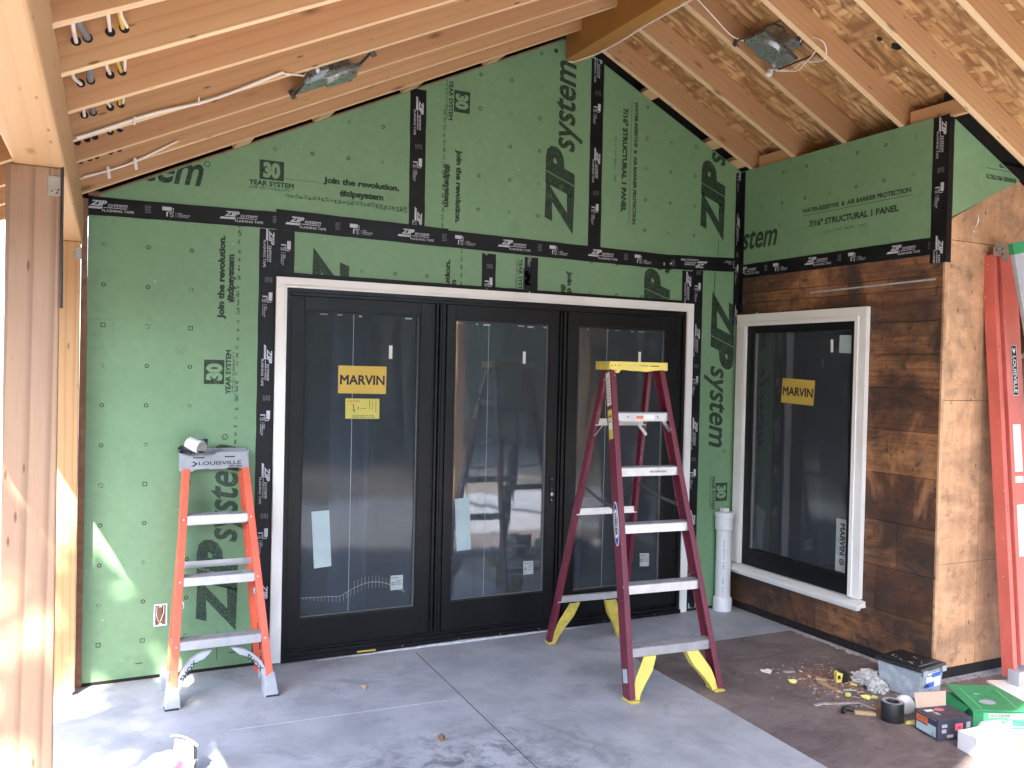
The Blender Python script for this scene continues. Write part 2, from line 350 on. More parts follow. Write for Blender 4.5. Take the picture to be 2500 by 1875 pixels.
# ------------------------------------------------------------------ mesh helpers
class MB:
    def __init__(s): s.v = []; s.f = []; s.mi = []; s.mats = []; s.cur = 0; s.tone = []; s.ct = 0.5
    def mat(s, m):
        m = M[m] if isinstance(m, str) else m
        if m not in s.mats: s.mats.append(m)
        s.cur = s.mats.index(m); return s
    def add(s, vs, fs):
        o = len(s.v); s.v += [tuple(p) for p in vs]
        for f in fs: s.f.append(tuple(o + i for i in f)); s.mi.append(s.cur); s.tone.append(s.ct)
        return s
    def hexa(s, p):  # 8 corners: bottom 4 ccw, top 4 ccw
        return s.add(p, [(3, 2, 1, 0), (4, 5, 6, 7), (0, 1, 5, 4), (1, 2, 6, 5), (2, 3, 7, 6), (3, 0, 4, 7)])
    def box(s, x0, x1, y0, y1, z0, z1):
        return s.hexa([(x0, y0, z0), (x1, y0, z0), (x1, y1, z0), (x0, y1, z0), (x0, y0, z1), (x1, y0, z1), (x1, y1, z1), (x0, y1, z1)])
    def obox(s, c, ax, ay, az):  # centre + half axes
        c = Vector(c); ax = Vector(ax); ay = Vector(ay); az = Vector(az)
        return s.hexa([c - ax - ay - az, c + ax - ay - az, c + ax + ay - az, c - ax + ay - az, c - ax - ay + az, c + ax - ay + az, c + ax + ay + az, c - ax + ay + az])
    def prism(s, poly, o, a, b, n):  # polygon (2d list) in frame o,a,b extruded by n
        o = Vector(o); a = Vector(a); b = Vector(b); n = Vector(n); k = len(poly)
        lo = [o + a * p[0] + b * p[1] for p in poly]; hi = [p + n for p in lo]
        fs = [tuple(range(k - 1, -1, -1)), tuple(range(k, 2 * k))] + [(i, (i + 1) % k, k + (i + 1) % k, k + i) for i in range(k)]
        return s.add(lo + hi, fs)
    def tube(s, pts, r, n=8, cap=True, r2=None):
        P = [Vector(p) for p in pts]; rings = []; up = None
        for i, p in enumerate(P):
            d = (P[min(i + 1, len(P) - 1)] - P[max(i - 1, 0)]).normalized()
            if up is None:
                up = Vector((0, 0, 1)) if abs(d.z) < .9 else Vector((1, 0, 0))
            x = d.cross(up)
            if x.length < 1e-4: x = d.cross(Vector((1, .3, .2)))
            x.normalize(); y = x.cross(d).normalized(); up = y
            rr = r if r2 is None else r + (r2 - r) * i / max(1, len(P) - 1)
            rings.append([p + x * rr * math.cos(6.28318 * k / n) + y * rr * math.sin(6.28318 * k / n) for k in range(n)])
        vs = [q for g in rings for q in g]; fs = []
        for i in range(len(P) - 1):
            for k in range(n):
                a = i * n + k; b = i * n + (k + 1) % n; fs.append((a, b, b + n, a + n))
        if cap: fs += [tuple(range(n - 1, -1, -1)), tuple((len(P) - 1) * n + k for k in range(n))]
        return s.add(vs, fs)
    def lathe(s, prof, o, ax=(0, 0, 1), n=28, closed=False):
        o = Vector(o); z = Vector(ax).normalized(); x = z.orthogonal().normalized(); y = z.cross(x); vs = []
        for r, h in prof:
            vs += [o + z * h + (x * math.cos(6.28318 * k / n) + y * math.sin(6.28318 * k / n)) * r for k in range(n)]
        fs = []; m = len(prof)
        for i in range(m if closed else m - 1):
            for k in range(n):
                a = i * n + k; b = i * n + (k + 1) % n; c = ((i + 1) % m) * n
                fs.append((a, b, c + (k + 1) % n, c + k))
        if not closed:
            if prof[0][0] > 1e-5: fs.append(tuple(range(n - 1, -1, -1)))
            if prof[-1][0] > 1e-5: fs.append(tuple((m - 1) * n + k for k in range(n)))
        return s.add(vs, fs)
    def channel(s, p0, p1, wdir, fdir, w, d, t=.006, w1=None):
        """C section from p0 to p1: web of width w along wdir (centred), flanges of depth d along fdir"""
        p0 = Vector(p0); p1 = Vector(p1); wd = Vector(wdir).normalized(); fd = Vector(fdir).normalized()
        def ring(p, w):
            h = w / 2
            pr = [(-h, 0), (h, 0), (h, d), (h - t, d), (h - t, t), (-h + t, t), (-h + t, d), (-h, d)]
            return [p + wd * a + fd * b for a, b in pr]
        vs = ring(p0, w) + ring(p1, w1 or w)
        fs = [(i, (i + 1) % 8, 8 + (i + 1) % 8, 8 + i) for i in range(8)]
        fs += [(7, 6, 5, 0), (5, 4, 1, 0), (4, 3, 2, 1), (8, 13, 14, 15), (8, 9, 12, 13), (9, 10, 11, 12)]
        return s.add(vs, fs)
    def build(s, name, parent=None, origin=None, smooth=False, bevel=0, world=True):
        """vertices in world space when world: shifted to the origin (or parent's location)"""
        me = bpy.data.meshes.new(name)
        off = Vector((0, 0, 0))
        if world:
            if parent is not None: off = root_loc(parent)
            elif origin is not None: off = Vector(origin)
        me.from_pydata([tuple(Vector(p) - off) for p in s.v], [], s.f)
        for m in s.mats: me.materials.append(m)
        me.polygons.foreach_set('material_index', s.mi)
        if smooth: me.polygons.foreach_set('use_smooth', [True] * len(s.f))
        if any(abs(q - .5) > 1e-6 for q in s.tone):
            at = me.attributes.new('tone', 'FLOAT', 'FACE'); at.data.foreach_set('value', s.tone)
        bm = bmesh.new(); bm.from_mesh(me); bmesh.ops.recalc_face_normals(bm, faces=bm.faces[:]); bm.to_mesh(me); bm.free()
        me.update()
        o = bpy.data.objects.new(name, me); COL.objects.link(o)
        if parent is not None: o.parent = parent
        elif origin is not None: o.location = off
        if bevel:
            b = o.modifiers.new('bevel', 'BEVEL'); b.width = bevel; b.segments = 2; b.limit_method = 'ANGLE'; b.angle_limit = R(40)
        if smooth:
            try: me.set_sharp_from_angle(angle=R(38))
            except Exception: pass
        return o

def root_loc(o):
    v = Vector((0, 0, 0))
    while o is not None: v += o.location; o = o.parent
    return v

def tag(o, label=None, cat=None, group=None, kind=None):
    if label: o['label'] = label
    if cat: o['category'] = cat
    if group: o['group'] = group
    if kind: o['kind'] = kind
    return o
def thing(name, loc, label, cat, group=None, rot=None):
    o = bpy.data.objects.new(name, None); COL.objects.link(o); o.location = loc; o.empty_display_size = .1
    if rot: o.rotation_euler = rot
    return tag(o, label, cat, group)

# ---- lettering: flat meshes from the built-in font
_tc = {}
def glyphs(txt, bold=0.0, shear=0.0):
    k = (txt, bold, shear)
    if k in _tc: return _tc[k]
    cu = bpy.data.curves.new('t', 'FONT'); cu.body = txt; cu.size = 1; cu.shear = shear; cu.resolution_u = 3; cu.fill_mode = 'FRONT'
    ob = bpy.data.objects.new('t', cu); COL.objects.link(ob)
    dg = bpy.context.evaluated_depsgraph_get(); me = bpy.data.meshes.new_from_object(ob.evaluated_get(dg))
    vs = [(v.co.x, v.co.y) for v in me.vertices]; fs = [tuple(p.vertices) if p.normal.z > 0 else tuple(p.vertices)[::-1] for p in me.polygons]
    if bold:  # thicken the strokes: push every outline vertex outwards
        cnt = {}
        for f in fs:
            for i in range(len(f)): e = (f[i], f[(i + 1) % len(f)]); cnt[e] = cnt.get(e, 0) + 1
        nn = {}
        for (a, b) in cnt:
            if (b, a) not in cnt:
                dx, dy = vs[b][0] - vs[a][0], vs[b][1] - vs[a][1]; L = math.hypot(dx, dy) or 1
                for k in (a, b): nn.setdefault(k, []).append((dy / L, -dx / L))
        out = list(vs)
        for k, ns in nn.items():
            mx = sum(q[0] for q in ns); my = sum(q[1] for q in ns); L = math.hypot(mx, my)
            if L > 1e-4: c = max(.55, L / len(ns)); out[k] = (vs[k][0] + mx / L * bold / c, vs[k][1] + my / L * bold / c)
        vs = out
    bpy.data.objects.remove(ob); bpy.data.curves.remove(cu); bpy.data.meshes.remove(me)
    x0 = min(a for a, b in vs); x1 = max(a for a, b in vs); y1 = max(b for a, b in vs)
    vs = [(a - x0, b) for a, b in vs]
    _tc[k] = (vs, fs, x1 - x0, y1); return _tc[k]

class P2:
    """flat print gathered in (u,v), clipped by half planes, then laid on a plane"""
    def __init__(s): s.v = []; s.f = []; s.m = []; s.cur = 'ink'
    def mat(s, m): s.cur = m; return s
    def raw(s, vs, fs):
        o = len(s.v); s.v += vs
        for f in fs: s.f.append(tuple(o + i for i in f)); s.m.append(s.cur)
    def text(s, txt, u, v, w=None, h=None, ang=0, bold=0.0, shear=0.0, cap=.70, anchor='l'):
        """w: printed width, h: cap height; baseline start at (u,v); ang degrees ccw"""
        vs, fs, tw, ty = glyphs(txt, bold, shear)
        sy = (h / cap) if h else w / tw; sx = (w / tw) if w else sy
        c, q = math.cos(R(ang)), math.sin(R(ang)); off = -sx * tw / 2 if anchor == 'c' else (-sx * tw if anchor == 'r' else 0)
        s.raw([(u + (a * sx + off) * c - b * sy * q, v + (a * sx + off) * q + b * sy * c) for a, b in vs], fs)
        return sx * tw
    def rect(s, u0, v0, u1, v1, ang=0):
        s.raw([(u0, v0), (u1, v0), (u1, v1), (u0, v1)], [(0, 1, 2, 3)])
    def poly(s, pts): s.raw(list(pts), [tuple(range(len(pts)))])
    def frame(s, u0, v0, u1, v1, t):
        s.rect(u0, v0, u1, v0 + t); s.rect(u0, v1 - t, u1, v1); s.rect(u0, v0 + t, u0 + t, v1 - t); s.rect(u1 - t, v0 + t, u1, v1 - t)
    def ring(s, u, v, r, t=.004, n=12, a0=0, a1=6.28318):
        vs = []; fs = []
        for i in range(n + 1):
            a = a0 + (a1 - a0) * i / n
            vs += [(u + r * math.cos(a), v + r * math.sin(a)), (u + (r - t) * math.cos(a), v + (r - t) * math.sin(a))]
            if i: fs.append((2 * i - 2, 2 * i, 2 * i + 1, 2 * i - 1))
        s.raw(vs, fs)
    def clip(s, *lines):  # keep side a*u+b*v<=c
        bm = bmesh.new(); vv = [bm.verts.new((a, b, 0)) for a, b in s.v]; keys = sorted(set(s.m))
        for f, m in zip(s.f, s.m):
            try: fc = bm.faces.new([vv[i] for i in f]); fc.material_index = keys.index(m)
            except ValueError: pass
        for a, b, c in lines:
            k = c / (a * a + b * b)
            bmesh.ops.bisect_plane(bm, geom=bm.verts[:] + bm.edges[:] + bm.faces[:], plane_co=(a * k, b * k, 0), plane_no=(a, b, 0), clear_outer=True)
        bm.verts.index_update()
        s.v = [(q.co.x, q.co.y) for q in bm.verts]; s.f = [tuple(q.index for q in f.verts) for f in bm.faces]; s.m = [keys[f.material_index] for f in bm.faces]
        bm.free(); return s
    def lay(s, mb, o, a, b):
        o = Vector(o); a = Vector(a); b = Vector(b); pts = [o + a * p + b * q for p, q in s.v]
        base = len(mb.v); mb.v += [tuple(p) for p in pts]
        for f, m in zip(s.f, s.m):
            mb.mat(m); mb.f.append(tuple(base + i for i in f)); mb.mi.append(mb.cur); mb.tone.append(.5)
        return mb
def printpart(p, name, parent, o, a, b):
    return p.lay(MB(), o, a, b).build(name, parent)

# ================================================================== setting
def ML(x): return 2.476 + .476 * x          # underside of the left rafters
def MR(x): return 5.126 - .4816 * x         # underside of the right rafters
AL = math.atan(.476); AR = math.atan(.4816)
tag(MB().mat('ground').box(-60, 60, -60, 60, -.30, -.10).build('ground', origin=(0, 0, -.1)), kind='structure')
tag(MB().mat('concrete').box(-.62, 9, -5.7, .30, -.16, 0).build('porch_floor', origin=(0, 0, 0)), kind='structure')
mb = MB().mat('joint')
mb.hexa([(1.7495, -.12, 0), (1.7545, -.12, 0), (1.6345, -3.6, 0), (1.6295, -3.6, 0), (1.7495, -.12, .0012), (1.7545, -.12, .0012), (1.6345, -3.6, .0012), (1.6295, -3.6, .0012)])
mb.mat('score').hexa([(.60, -.842, 0), (1.705, -.891, 0), (1.705, -.888, 0), (.60, -.839, 0), (.60, -.842, .0008), (1.705, -.891, .0008), (1.705, -.888, .0008), (.60, -.839, .0008)])
tag(mb.build('floor_joints', origin=(1.7, -1, 0)), kind='structure')
# the dark room behind the doors and window
mb = MB().mat('room')
foot = [(4.32, .12), (4.32, -1.55), (8, -1.55), (8, 5), (.03, 5), (.03, .12)]
for i in range(1, 5):
    (xa, ya), (xb, yb) = foot[i], foot[i + 1]
    mb.add([(xa, ya, 0), (xb, yb, 0), (xb, yb, 2.6), (xa, ya, 2.6)], [(0, 1, 2, 3)])
for z in (0.004, 2.6): mb.add([(a, b, z) for a, b in foot], [tuple(range(6))])
tag(mb.build('house_interior', origin=(2, 2, 0)), kind='structure')

# ---- lettering patterns -------------------------------------------------
def zip_logo(p, u, v, ang, cap, length, mat='ink'):
    """heavy italic ZIP with a light lower case 'system' running on"""
    p.mat(mat)
    c, s = math.cos(R(ang)), math.sin(R(ang))
    at = lambda a, b: (u + a * c - b * s, v + a * s + b * c)
    zl = length * .50
    x, y = at(0, 0); p.text('ZIP', x, y, zl, cap, ang, .062, .30)
    x, y = at(zl * .955, -cap * .03); p.text('system', x, y, length * .525, cap * .92, ang, .020, .28)
def tape_pattern(L, start=0.0, w=.095, period=.65):
    p = P2(); s = start - period
    while s < L:
        p.mat('tapeprint'); k = w / .095
        p.text('ZIP', s + .006, .004 * k, .080, .026 * k, 0, .05, .3)
        p.text('system', s + .088, .002 * k, .092, .021 * k, 0, .006, .28)
        p.poly([(s - .018, -.013 * k), (s + .060, -.013 * k), (s + .067, -.002 * k), (s - .010, -.002 * k)])
        p.rect(s + .07, -.006 * k, s + .178, -.003 * k)
        p.text('FLASHING TAPE', s + .062, -.026 * k, .148, .0125 * k, 0, .012)
        p.mat('tapedim')
        for i in range(5): p.rect(s + .262, -.014 * k + i * .0085 * k, s + .292 - .004 * (i == 2), -.0105 * k + i * .0085 * k)
        p.mat('tapeprint')
        p.rect(s + .346, .006 * k, s + .392, .026 * k); p.rect(s + .392, .017 * k, s + .402, .020 * k); p.rect(s + .399, -.001 * k, s + .402, .017 * k)
        p.rect(s + .372, -.002 * k, s + .402, .001 * k); p.rect(s + .366, -.026 * k, s + .373, -.0005 * k)
        for i in range(3): p.text(('ROLL', 'THE', 'TAPE')[i], s + .382, -.010 * k - i * .009 * k, .019, .006 * k, 0, .02)
        p.rect(s + .412, -.026 * k, s + .4135, -.002 * k)
        for i in range(3): p.text(('PAPA', 'PRESIONAR CON', 'EL RODILLO')[i], s + .422, -.008 * k - i * .009 * k, (.024, .060, .052)[i], .006 * k, 0, .02)
        s += period
    return p.clip((1, 0, L), (-1, 0, 0))

def lay_tape(parent, a, b, w, start, lift=.0015, nrm=(0, -1, 0), print_=True, flip=False, sparse=None):
    """strip of flashing tape from a to b on a wall with outward normal nrm; print reads from a to b"""
    a = Vector(a); b = Vector(b); n = Vector(nrm); d = (b - a); L = d.length; d.normalize(); t = n.cross(d)
    h = w / 2; mb = MB().mat('tape'); k = max(2, int(L / .06)); vs = []; random.seed(int(L * 1000 + w * 99999 + a.x * 77))
    for i in range(k + 1):
        q = a + d * (L * i / k); e1 = random.uniform(-.0012, .0012); e2 = random.uniform(-.0012, .0012)
        vs += [q - t * (h + e1) + n * .0003, q + t * (h + e2) + n * .0003, q - t * (h + e1) + n * lift, q + t * (h + e2) + n * lift]
    fs = [(0, 1, 3, 2), (4 * k, 4 * k + 2, 4 * k + 3, 4 * k + 1)]
    for i in range(k):
        o = 4 * i; fs += [(o + 2, o + 3, o + 7, o + 6), (o, o + 2, o + 6, o + 4), (o + 1, o + 5, o + 7, o + 3), (o, o + 4, o + 5, o + 1)]
    mb.add(vs, fs); o = mb.build('flashing_tape', parent)
    if print_:
        p = tape_pattern(L, start, w)
        if p.f: printpart(p, 'tape_print', o, a + n * (lift + .0007), d, t)
    return o

# ================================================================== back wall
bw = thing('back_wall', (2.1, 0, 0), 'green sheathed gable wall with black taped seams around the dark glass doors', 'wall')
def panel(poly, parent=bw, y0=0.0, y1=.011):
    return MB().mat('zip').prism(poly, (0, y0, 0), (1, 0, 0), (0, 0, 1), (0, y1 - y0, 0)).build('sheathing_panel', parent)
def marks(p, us, vs, r=.0115):
    for i, u in enumerate(us):
        for j, v in enumerate(vs):
            p.mat('ink' if (i + j) % 3 else 'inkfaint')
            if j % 4 == 2: p.frame(u - r, v - r, u + r, v + r, .0042)
            else: p.ring(u, v, r, .0052, 7 + (i + j) % 3)
def badge_print(pan, u, v, ang, s, o, clip=()):
    p = P2(); c, q = math.cos(R(ang)), math.sin(R(ang)); at = lambda a, b: (u + a * c - b * q, v + a * q + b * c)
    h = s * .40; w = s * .5
    p.mat('ink'); p.poly([at(-w, -h), at(w, -h), at(w, h), at(-w, h)])
    x, y = at(0, -h - s * .25); p.text('YEAR SYSTEM', x, y, s * 1.84, s * .19, ang, .04, 0, anchor='c')
    p.mat('inkfaint'); x, y = at(0, -h - s * .42); p.text('LIMITED WARRANTY', x, y, s * 1.78, s * .115, ang, .05, 0, anchor='c')
    p2 = P2().mat('zip'); x, y = at(0, -h * .70); p2.text('30', x, y, s * .70, h * 1.40, ang, .06, 0, anchor='c')
    if clip: p.clip(*clip); p2.clip(*clip)
    mb = MB(); p.lay(mb, o, *AXES); 
    if p2.f: p2.lay(mb, Vector(o) + NRM * .0005, *AXES)
    return mb.build('panel_print', pan)
AXES = ((1, 0, 0), (0, 0, 1)); NRM = Vector((0, -1, 0)); PO = (0, -.0007, 0)

p1 = panel([(0, .018), (.889, .018), (.889, 2.438), (0, 2.438)])
p = P2(); zip_logo(p, .742, .205, 90, .185, 1.015, 'inkmid'); p.mat('ink').ring(.68, 1.262, .016, .004, 16); p.text('R', .685, 1.255, None, .012, 90)
p.text('Join the revolution.', .662, 1.897, .448, .031, 90, .06); p.text('#zipsystem', .710, 1.989, .259, .033, 90, .06)
marks(p, (.074, .283, .495), [2.25 - .2045 * i for i in range(11)])
p.mat('inkfaint')
for i in range(26): p.rect(.730 + random.uniform(-.006, .004), 1.22 + i * .047, .742 + random.uniform(-.003, .006), 1.22 + i * .047 + random.uniform(.01, .04))
p.frame(.002, 1.725, .118, 1.868, .0012)
for k in range(6): p.rect(.02 + .008 * k, 1.78, .0215 + .008 * k, 1.785 + .03 * ((k * 7) % 3) / 2)
for x in (.25, .42, .72): p.mat('ink').rect(x, .085, x + .035, .09)
p.rect(.655, .055, .658, .22)
p.clip((1, 0, .885)); printpart(p, 'panel_print', p1, PO, *AXES)
badge_print(p1, .618, 1.612, 90, .130, PO)
MB().mat('zip').box(.891, .955, 0, .011, .018, 2.10).build('sheathing_panel', bw)
pa = panel([(.891, 2.10), (2.221, 2.10), (2.221, 2.438), (.891, 2.438)])
p = P2(); zip_logo(p, 1.150, 2.322, -90, .185, 1.1); p.mat('ink').text('olution.', 1.965, 2.10, .215, .031, 90, .06); p.text('em', 2.006, 2.11, .085, .033, 90, .06)
marks(p, (1.42, 1.62, 1.82), (2.205,)); p.mat('inkfaint')
for i in range(6): p.rect(2.035, 2.16 + i * .05, 2.047, 2.16 + i * .05 + .03)
p.clip((0, -1, -2.112), (1, 0, 2.2)); printpart(p, 'panel_print', pa, PO, *AXES)
pb = panel([(2.223, 2.10), (2.516, 2.10), (2.516, 2.438), (2.223, 2.438)])
badge_print(pb, 2.515, 2.235, -90, .130, PO, ((0, -1, -2.105), (1, 0, 2.512), (0, 1, 2.37)))
pc = panel([(2.518, 2.10), (3.758, 2.10), (3.758, 2.438), (2.518, 2.438)])
p = P2(); zip_logo(p, 3.575, 1.90, 90, .185, .93); p.mat('ink').text('Join the revolution.', 2.785, 2.303, .448, .031, -90, .06); p.text('#zipsystem', 2.74, 2.215, .259, .033, -90, .06)
marks(p, (2.96, 3.16, 3.36), (2.17, 2.375)); p.ring(3.565, 2.355, .018, .018, 12)
p.clip((0, -1, -2.112), (0, 1, 2.39), (1, 0, 3.72)); printpart(p, 'panel_print', pc, PO, *AXES)
pd = panel([(3.76, .018), (4.189, .018), (4.189, 2.438), (3.76, 2.438)])
p = P2(); zip_logo(p, 3.968, 2.245, -90, .182, 1.10); p.mat('ink').ring(4.10, 1.115, .014, .004, 16)
p.rect(3.972, 2.21, 3.978, 2.40); p.clip((1, 0, 4.175), (0, 1, 2.38)); printpart(p, 'panel_print', pd, PO, *AXES)
badge_print(pd, 4.083, .825, -90, .130, PO, ((1, 0, 4.18),))
# upper row, cut to the roof slope
g = .002
u1 = panel([(0, 2.442), (1.741, 2.442), (1.741, ML(1.741) - g), (0, ML(0) - g)])
p = P2(); zip_logo(p, -.46, 2.603, 0, .175, 1.005); p.mat('ink').ring(.565, 2.715, .016, .004, 16)
p.text('Join the revolution.', 1.188, 2.690, .449, .031, 0, .06); p.text('#zipsystem', 1.283, 2.626, .258, .033, 0, .06)
marks(p, (.917, 1.124, 1.329, 1.531), (2.842, 3.048)); p.mat('inkfaint')
for i in range(30): p.rect(.98 + i * .0245, 2.588 - i * .0006 + random.uniform(-.004, .004), 1.0 + i * .0245, 2.602 + random.uniform(-.006, .006))
p.rect(.975, 2.683, 1.18, 2.687)
p.clip((-.476, 1, 2.476 - .006), (1, 0, 1.69)); printpart(p, 'panel_print', u1, PO, *AXES)
badge_print(u1, .902, 2.722, 0, .132, PO)
u2 = panel([(1.743, 2.442), (2.974, 2.442), (2.974, MR(2.974) - g), (2.768, ML(2.768) - g), (1.743, ML(1.743) - g)])
p = P2(); zip_logo(p, 2.802, 2.538, 90, .186, 1.10); p.mat('ink').ring(2.66, 3.69, .015, .015, 12)
p.text('Join the revolution.', 1.996, 2.979, .443, .032, -90, .06); p.text('#zipsystem', 1.922, 2.884, .258, .034, -90, .06)
marks(p, (2.143, 2.353, 2.557), (3.655, 3.453, 3.247, 3.043, 2.838, 2.634)); p.mat('inkfaint')
for i in range(16): p.rect(1.905 + random.uniform(-.004, .004), 2.5 + i * .045, 1.918 + random.uniform(-.003, .003), 2.5 + i * .045 + .032)
p.clip((-.476, 1, 2.476 - .006)); printpart(p, 'panel_print', u2, PO, *AXES)
badge_print(u2, 2.022, 3.268, -90, .130, PO)
u3 = panel([(2.976, 2.442), (4.189, 2.442), (4.189, MR(4.189) - g), (2.976, MR(2.976) - g)])
p = P2(); zip_logo(p, 4.030, 2.60, 90, .183, 1.10); p.mat('ink')
p.text('WATER-RESISTIVE  &  AIR BARRIER PROTECTION', 3.271, 3.464, .816, .023, -90, .06)
p.text('7/16" STRUCTURAL 1 PANEL', 3.180, 3.408, .687, .034, -90, .06); p.rect(3.243, 2.64, 3.246, 3.47)
p.mat('inkfaint').text('02 17 24  08:40    DD', 3.117, 3.21, .30, .016, -90, .03)
marks(p, (3.371, 3.575, 3.782), (3.64, 3.441, 3.231, 3.030, 2.822, 2.618)); p.mat('ink').rect(3.995, 2.50, 4.0, 2.60)
p.clip((.4816, 1, 5.126 - .006)); printpart(p, 'panel_print', u3, PO, *AXES)
# brown panel edge showing along the rake, an added black sheet for the shaded attic void and the raw end board
mb = MB().mat('brown')
mb.hexa([(.02, -.001, ML(.02) - .002), (2.72, -.001, ML(2.72) - .002), (2.72, .012, ML(2.72) - .002), (.02, .012, ML(.02) - .002), (.02, -.001, ML(.02) + .008), (2.72, -.001, ML(2.72) + .008), (2.72, .012, ML(2.72) + .008), (.02, .012, ML(.02) + .008)])
mb.build('panel_edge', bw)
MB().mat('felt').prism([(-.6, 2.40), (4.40, 2.40), (4.40, MR(4.4) + .154), (2.768, 3.946), (-.6, ML(-.6) + .152)], (0, .10, 0), (1, 0, 0), (0, 0, 1), (0, .02, 0)).build('dark_void_sheet', bw)
mb = MB().mat('brown').box(-.030, -.0015, -.019, .03, .01, 2.47); mb.box(-.0015, .05, -.019, -.004, 2.487, 2.51)
mb.build('end_board', bw)
MB().mat('siding').box(-.06, -.031, .01, 5.0, 0, 2.40).build('side_cladding', bw)
MB().mat('felt').box(0, .95, .002, .012, -.0, .0175).box(3.8, 4.19, .002, .012, 0, .0175).build('base_gap', bw)
# seam tape
lay_tape(bw, (1.743, 0, 3.300), (1.748, 0, 2.49), .100, .06, .0012)
lay_tape(bw, (2.973, 0, 3.690), (2.977, 0, 2.45), .096, -.06, .0012)
lay_tape(bw, (.891, 0, 2.40), (.889, 0, .02), .096, .0, .0012)
lay_tape(bw, (.986, 0, 2.41), (.986, 0, 2.13), .096, -.28, .0020)
lay_tape(bw, (2.224, 0, 2.37), (2.224, 0, 2.12), .094, -.2, .0012)
lay_tape(bw, (2.518, 0, 2.37), (2.518, 0, 2.12), .096, -.42, .0012)
lay_tape(bw, (3.738, 0, 2.37), (3.738, 0, 2.13), .09, .02, .0020)
lay_tape(bw, (3.826, 0, 2.38), (3.826, 0, .02), .090, -.26, .0012)
lay_tape(bw, (.93, 0, 2.142), (3.80, 0, 2.132), .06, 0, .0009, print_=False)
lay_tape(bw, (.93, 0, 2.487), (1.95, 0, 2.470), .055, 0, .0022, print_=False)
lay_tape(bw, (0, 0, 2.438), (.99, 0, 2.452), .092, .0, .0026)
lay_tape(bw, (.93, 0, 2.450), (3.60, 0, 2.418), .100, .068, .0034)
lay_tape(bw, (4.186, 0, 2.442), (3.53, 0, 2.419), .098, .3, .0030)
lay_tape(bw, (4.166, 0, 3.09), (4.166, 0, 2.02), .046, .30, .0040)

# ================================================================== return wall with the window
rw = thing('return_wall', (4.19, -.83, 0), 'old dark plank wall with a green panel above its white trimmed window', 'wall')
RY = ((0, -1, 0), (0, 0, 1)); RN = (-1, 0, 0)
pr = MB().mat('zip').box(4.19, 4.201, -1.658, -.001, 2.40, 3.106).build('sheathing_panel', rw)
p = P2(); zip_logo(p, -.575, 2.555, 0, .17, .95); p.mat('ink').ring(.398, 2.672, .013, .003, 14)
p.text('WATER-RESISTIVE  &  AIR BARRIER PROTECTION', .60, 2.722, .838, .026, 0, .045)
p.text('7/16" STRUCTURAL 1 PANEL', .665, 2.626, .692, .036, 0, .045); p.rect(.60, 2.703, 1.44, 2.706)
p.mat('inkfaint').text('02 17 24  08:40    DD', .80, 2.570, .33, .016, 0, .03)
marks(p, [.211 + .2083 * i for i in range(7)], (3.026,)); marks(p, [.205 + .2083 * i for i in range(7)], (2.82,))
p.clip((-1, 0, -.045)); printpart(p, 'panel_print', pr, (4.1893, 0, 0), *RY)
lay_tape(rw, (4.19, -.0, 2.393), (4.19, -1.62, 2.432 - .035), .096, .0, .0016, RN)
lay_tape(rw, (4.19, -.023, 3.10), (4.19, -.023, 2.10), .046, .30, .0024, RN, print_=False)
lay_tape(rw, (4.19, -1.624, 3.104), (4.19, -1.624, 2.30), .100, .02, .0024, RN)
mb = MB(); random.seed(21)
rows = [.055, .30, .56, .826, 1.106, 1.36, 1.605, 1.798, 1.985, 2.165, 2.235, 2.385]
rowtone = [.20, .10, .14, .06, .62, .05, .30, .60, .0, .52, .30, 1.0]
mb.mat('oldy')
for i in range(len(rows) - 1):
    z0, z1 = rows[i], rows[i + 1]; y = 0.0
    cuts = [0] + sorted(random.uniform(.3, 1.5) for _ in range(random.choice((1, 2)))) + [1.658]
    for a, b in zip(cuts, cuts[1:]):
        x = 4.190 + random.uniform(.0005, .006)
        for (ya, yb) in ([(a, b)] if (z1 <= .33 or z0 >= 2.06) else [(a, min(b, .07)), (max(a, 1.14), b)]):
            if yb - ya > .02:
                mb.ct = max(0, min(1, rowtone[i] + random.uniform(-.12, .25)))
                mb.box(x, x + .02, -yb + .001, -ya - .001, z0 + .0015, z1 - .0015)
mb.ct = .35; mb.box(4.193, 4.213, -.72, -.071, 2.0505, 2.1635); mb.ct = .05; mb.box(4.1915, 4.2115, -1.139, -.721, 2.0505, 2.1635)
mb.build('plank_siding', rw)
MB().mat('felt').box(4.215, 4.225, -1.655, -.05, 2.05, 3.1).box(4.215, 4.225, -1.655, -1.14, .0, 2.05).box(4.215, 4.225, -1.14, -.01, .0, .32).box(4.205, 4.215, -1.655, -.01, 0, .054).box(4.2, 4.22, -.07, -.012, .3, 2.1).build('backing_felt', rw)
mb = MB().mat('greylabel')
mb.obox((4.192, -1.15, 2.206), (.004, 0, 0), (0, .46, -.006), (0, .0, .0045)); mb.build('shim_strip', rw)
mb = MB(); mb.ct = .9; mb.mat('oldz').box(4.19, 4.212, -1.672, -1.6592, .05, 2.40).build('corner_edge', rw)

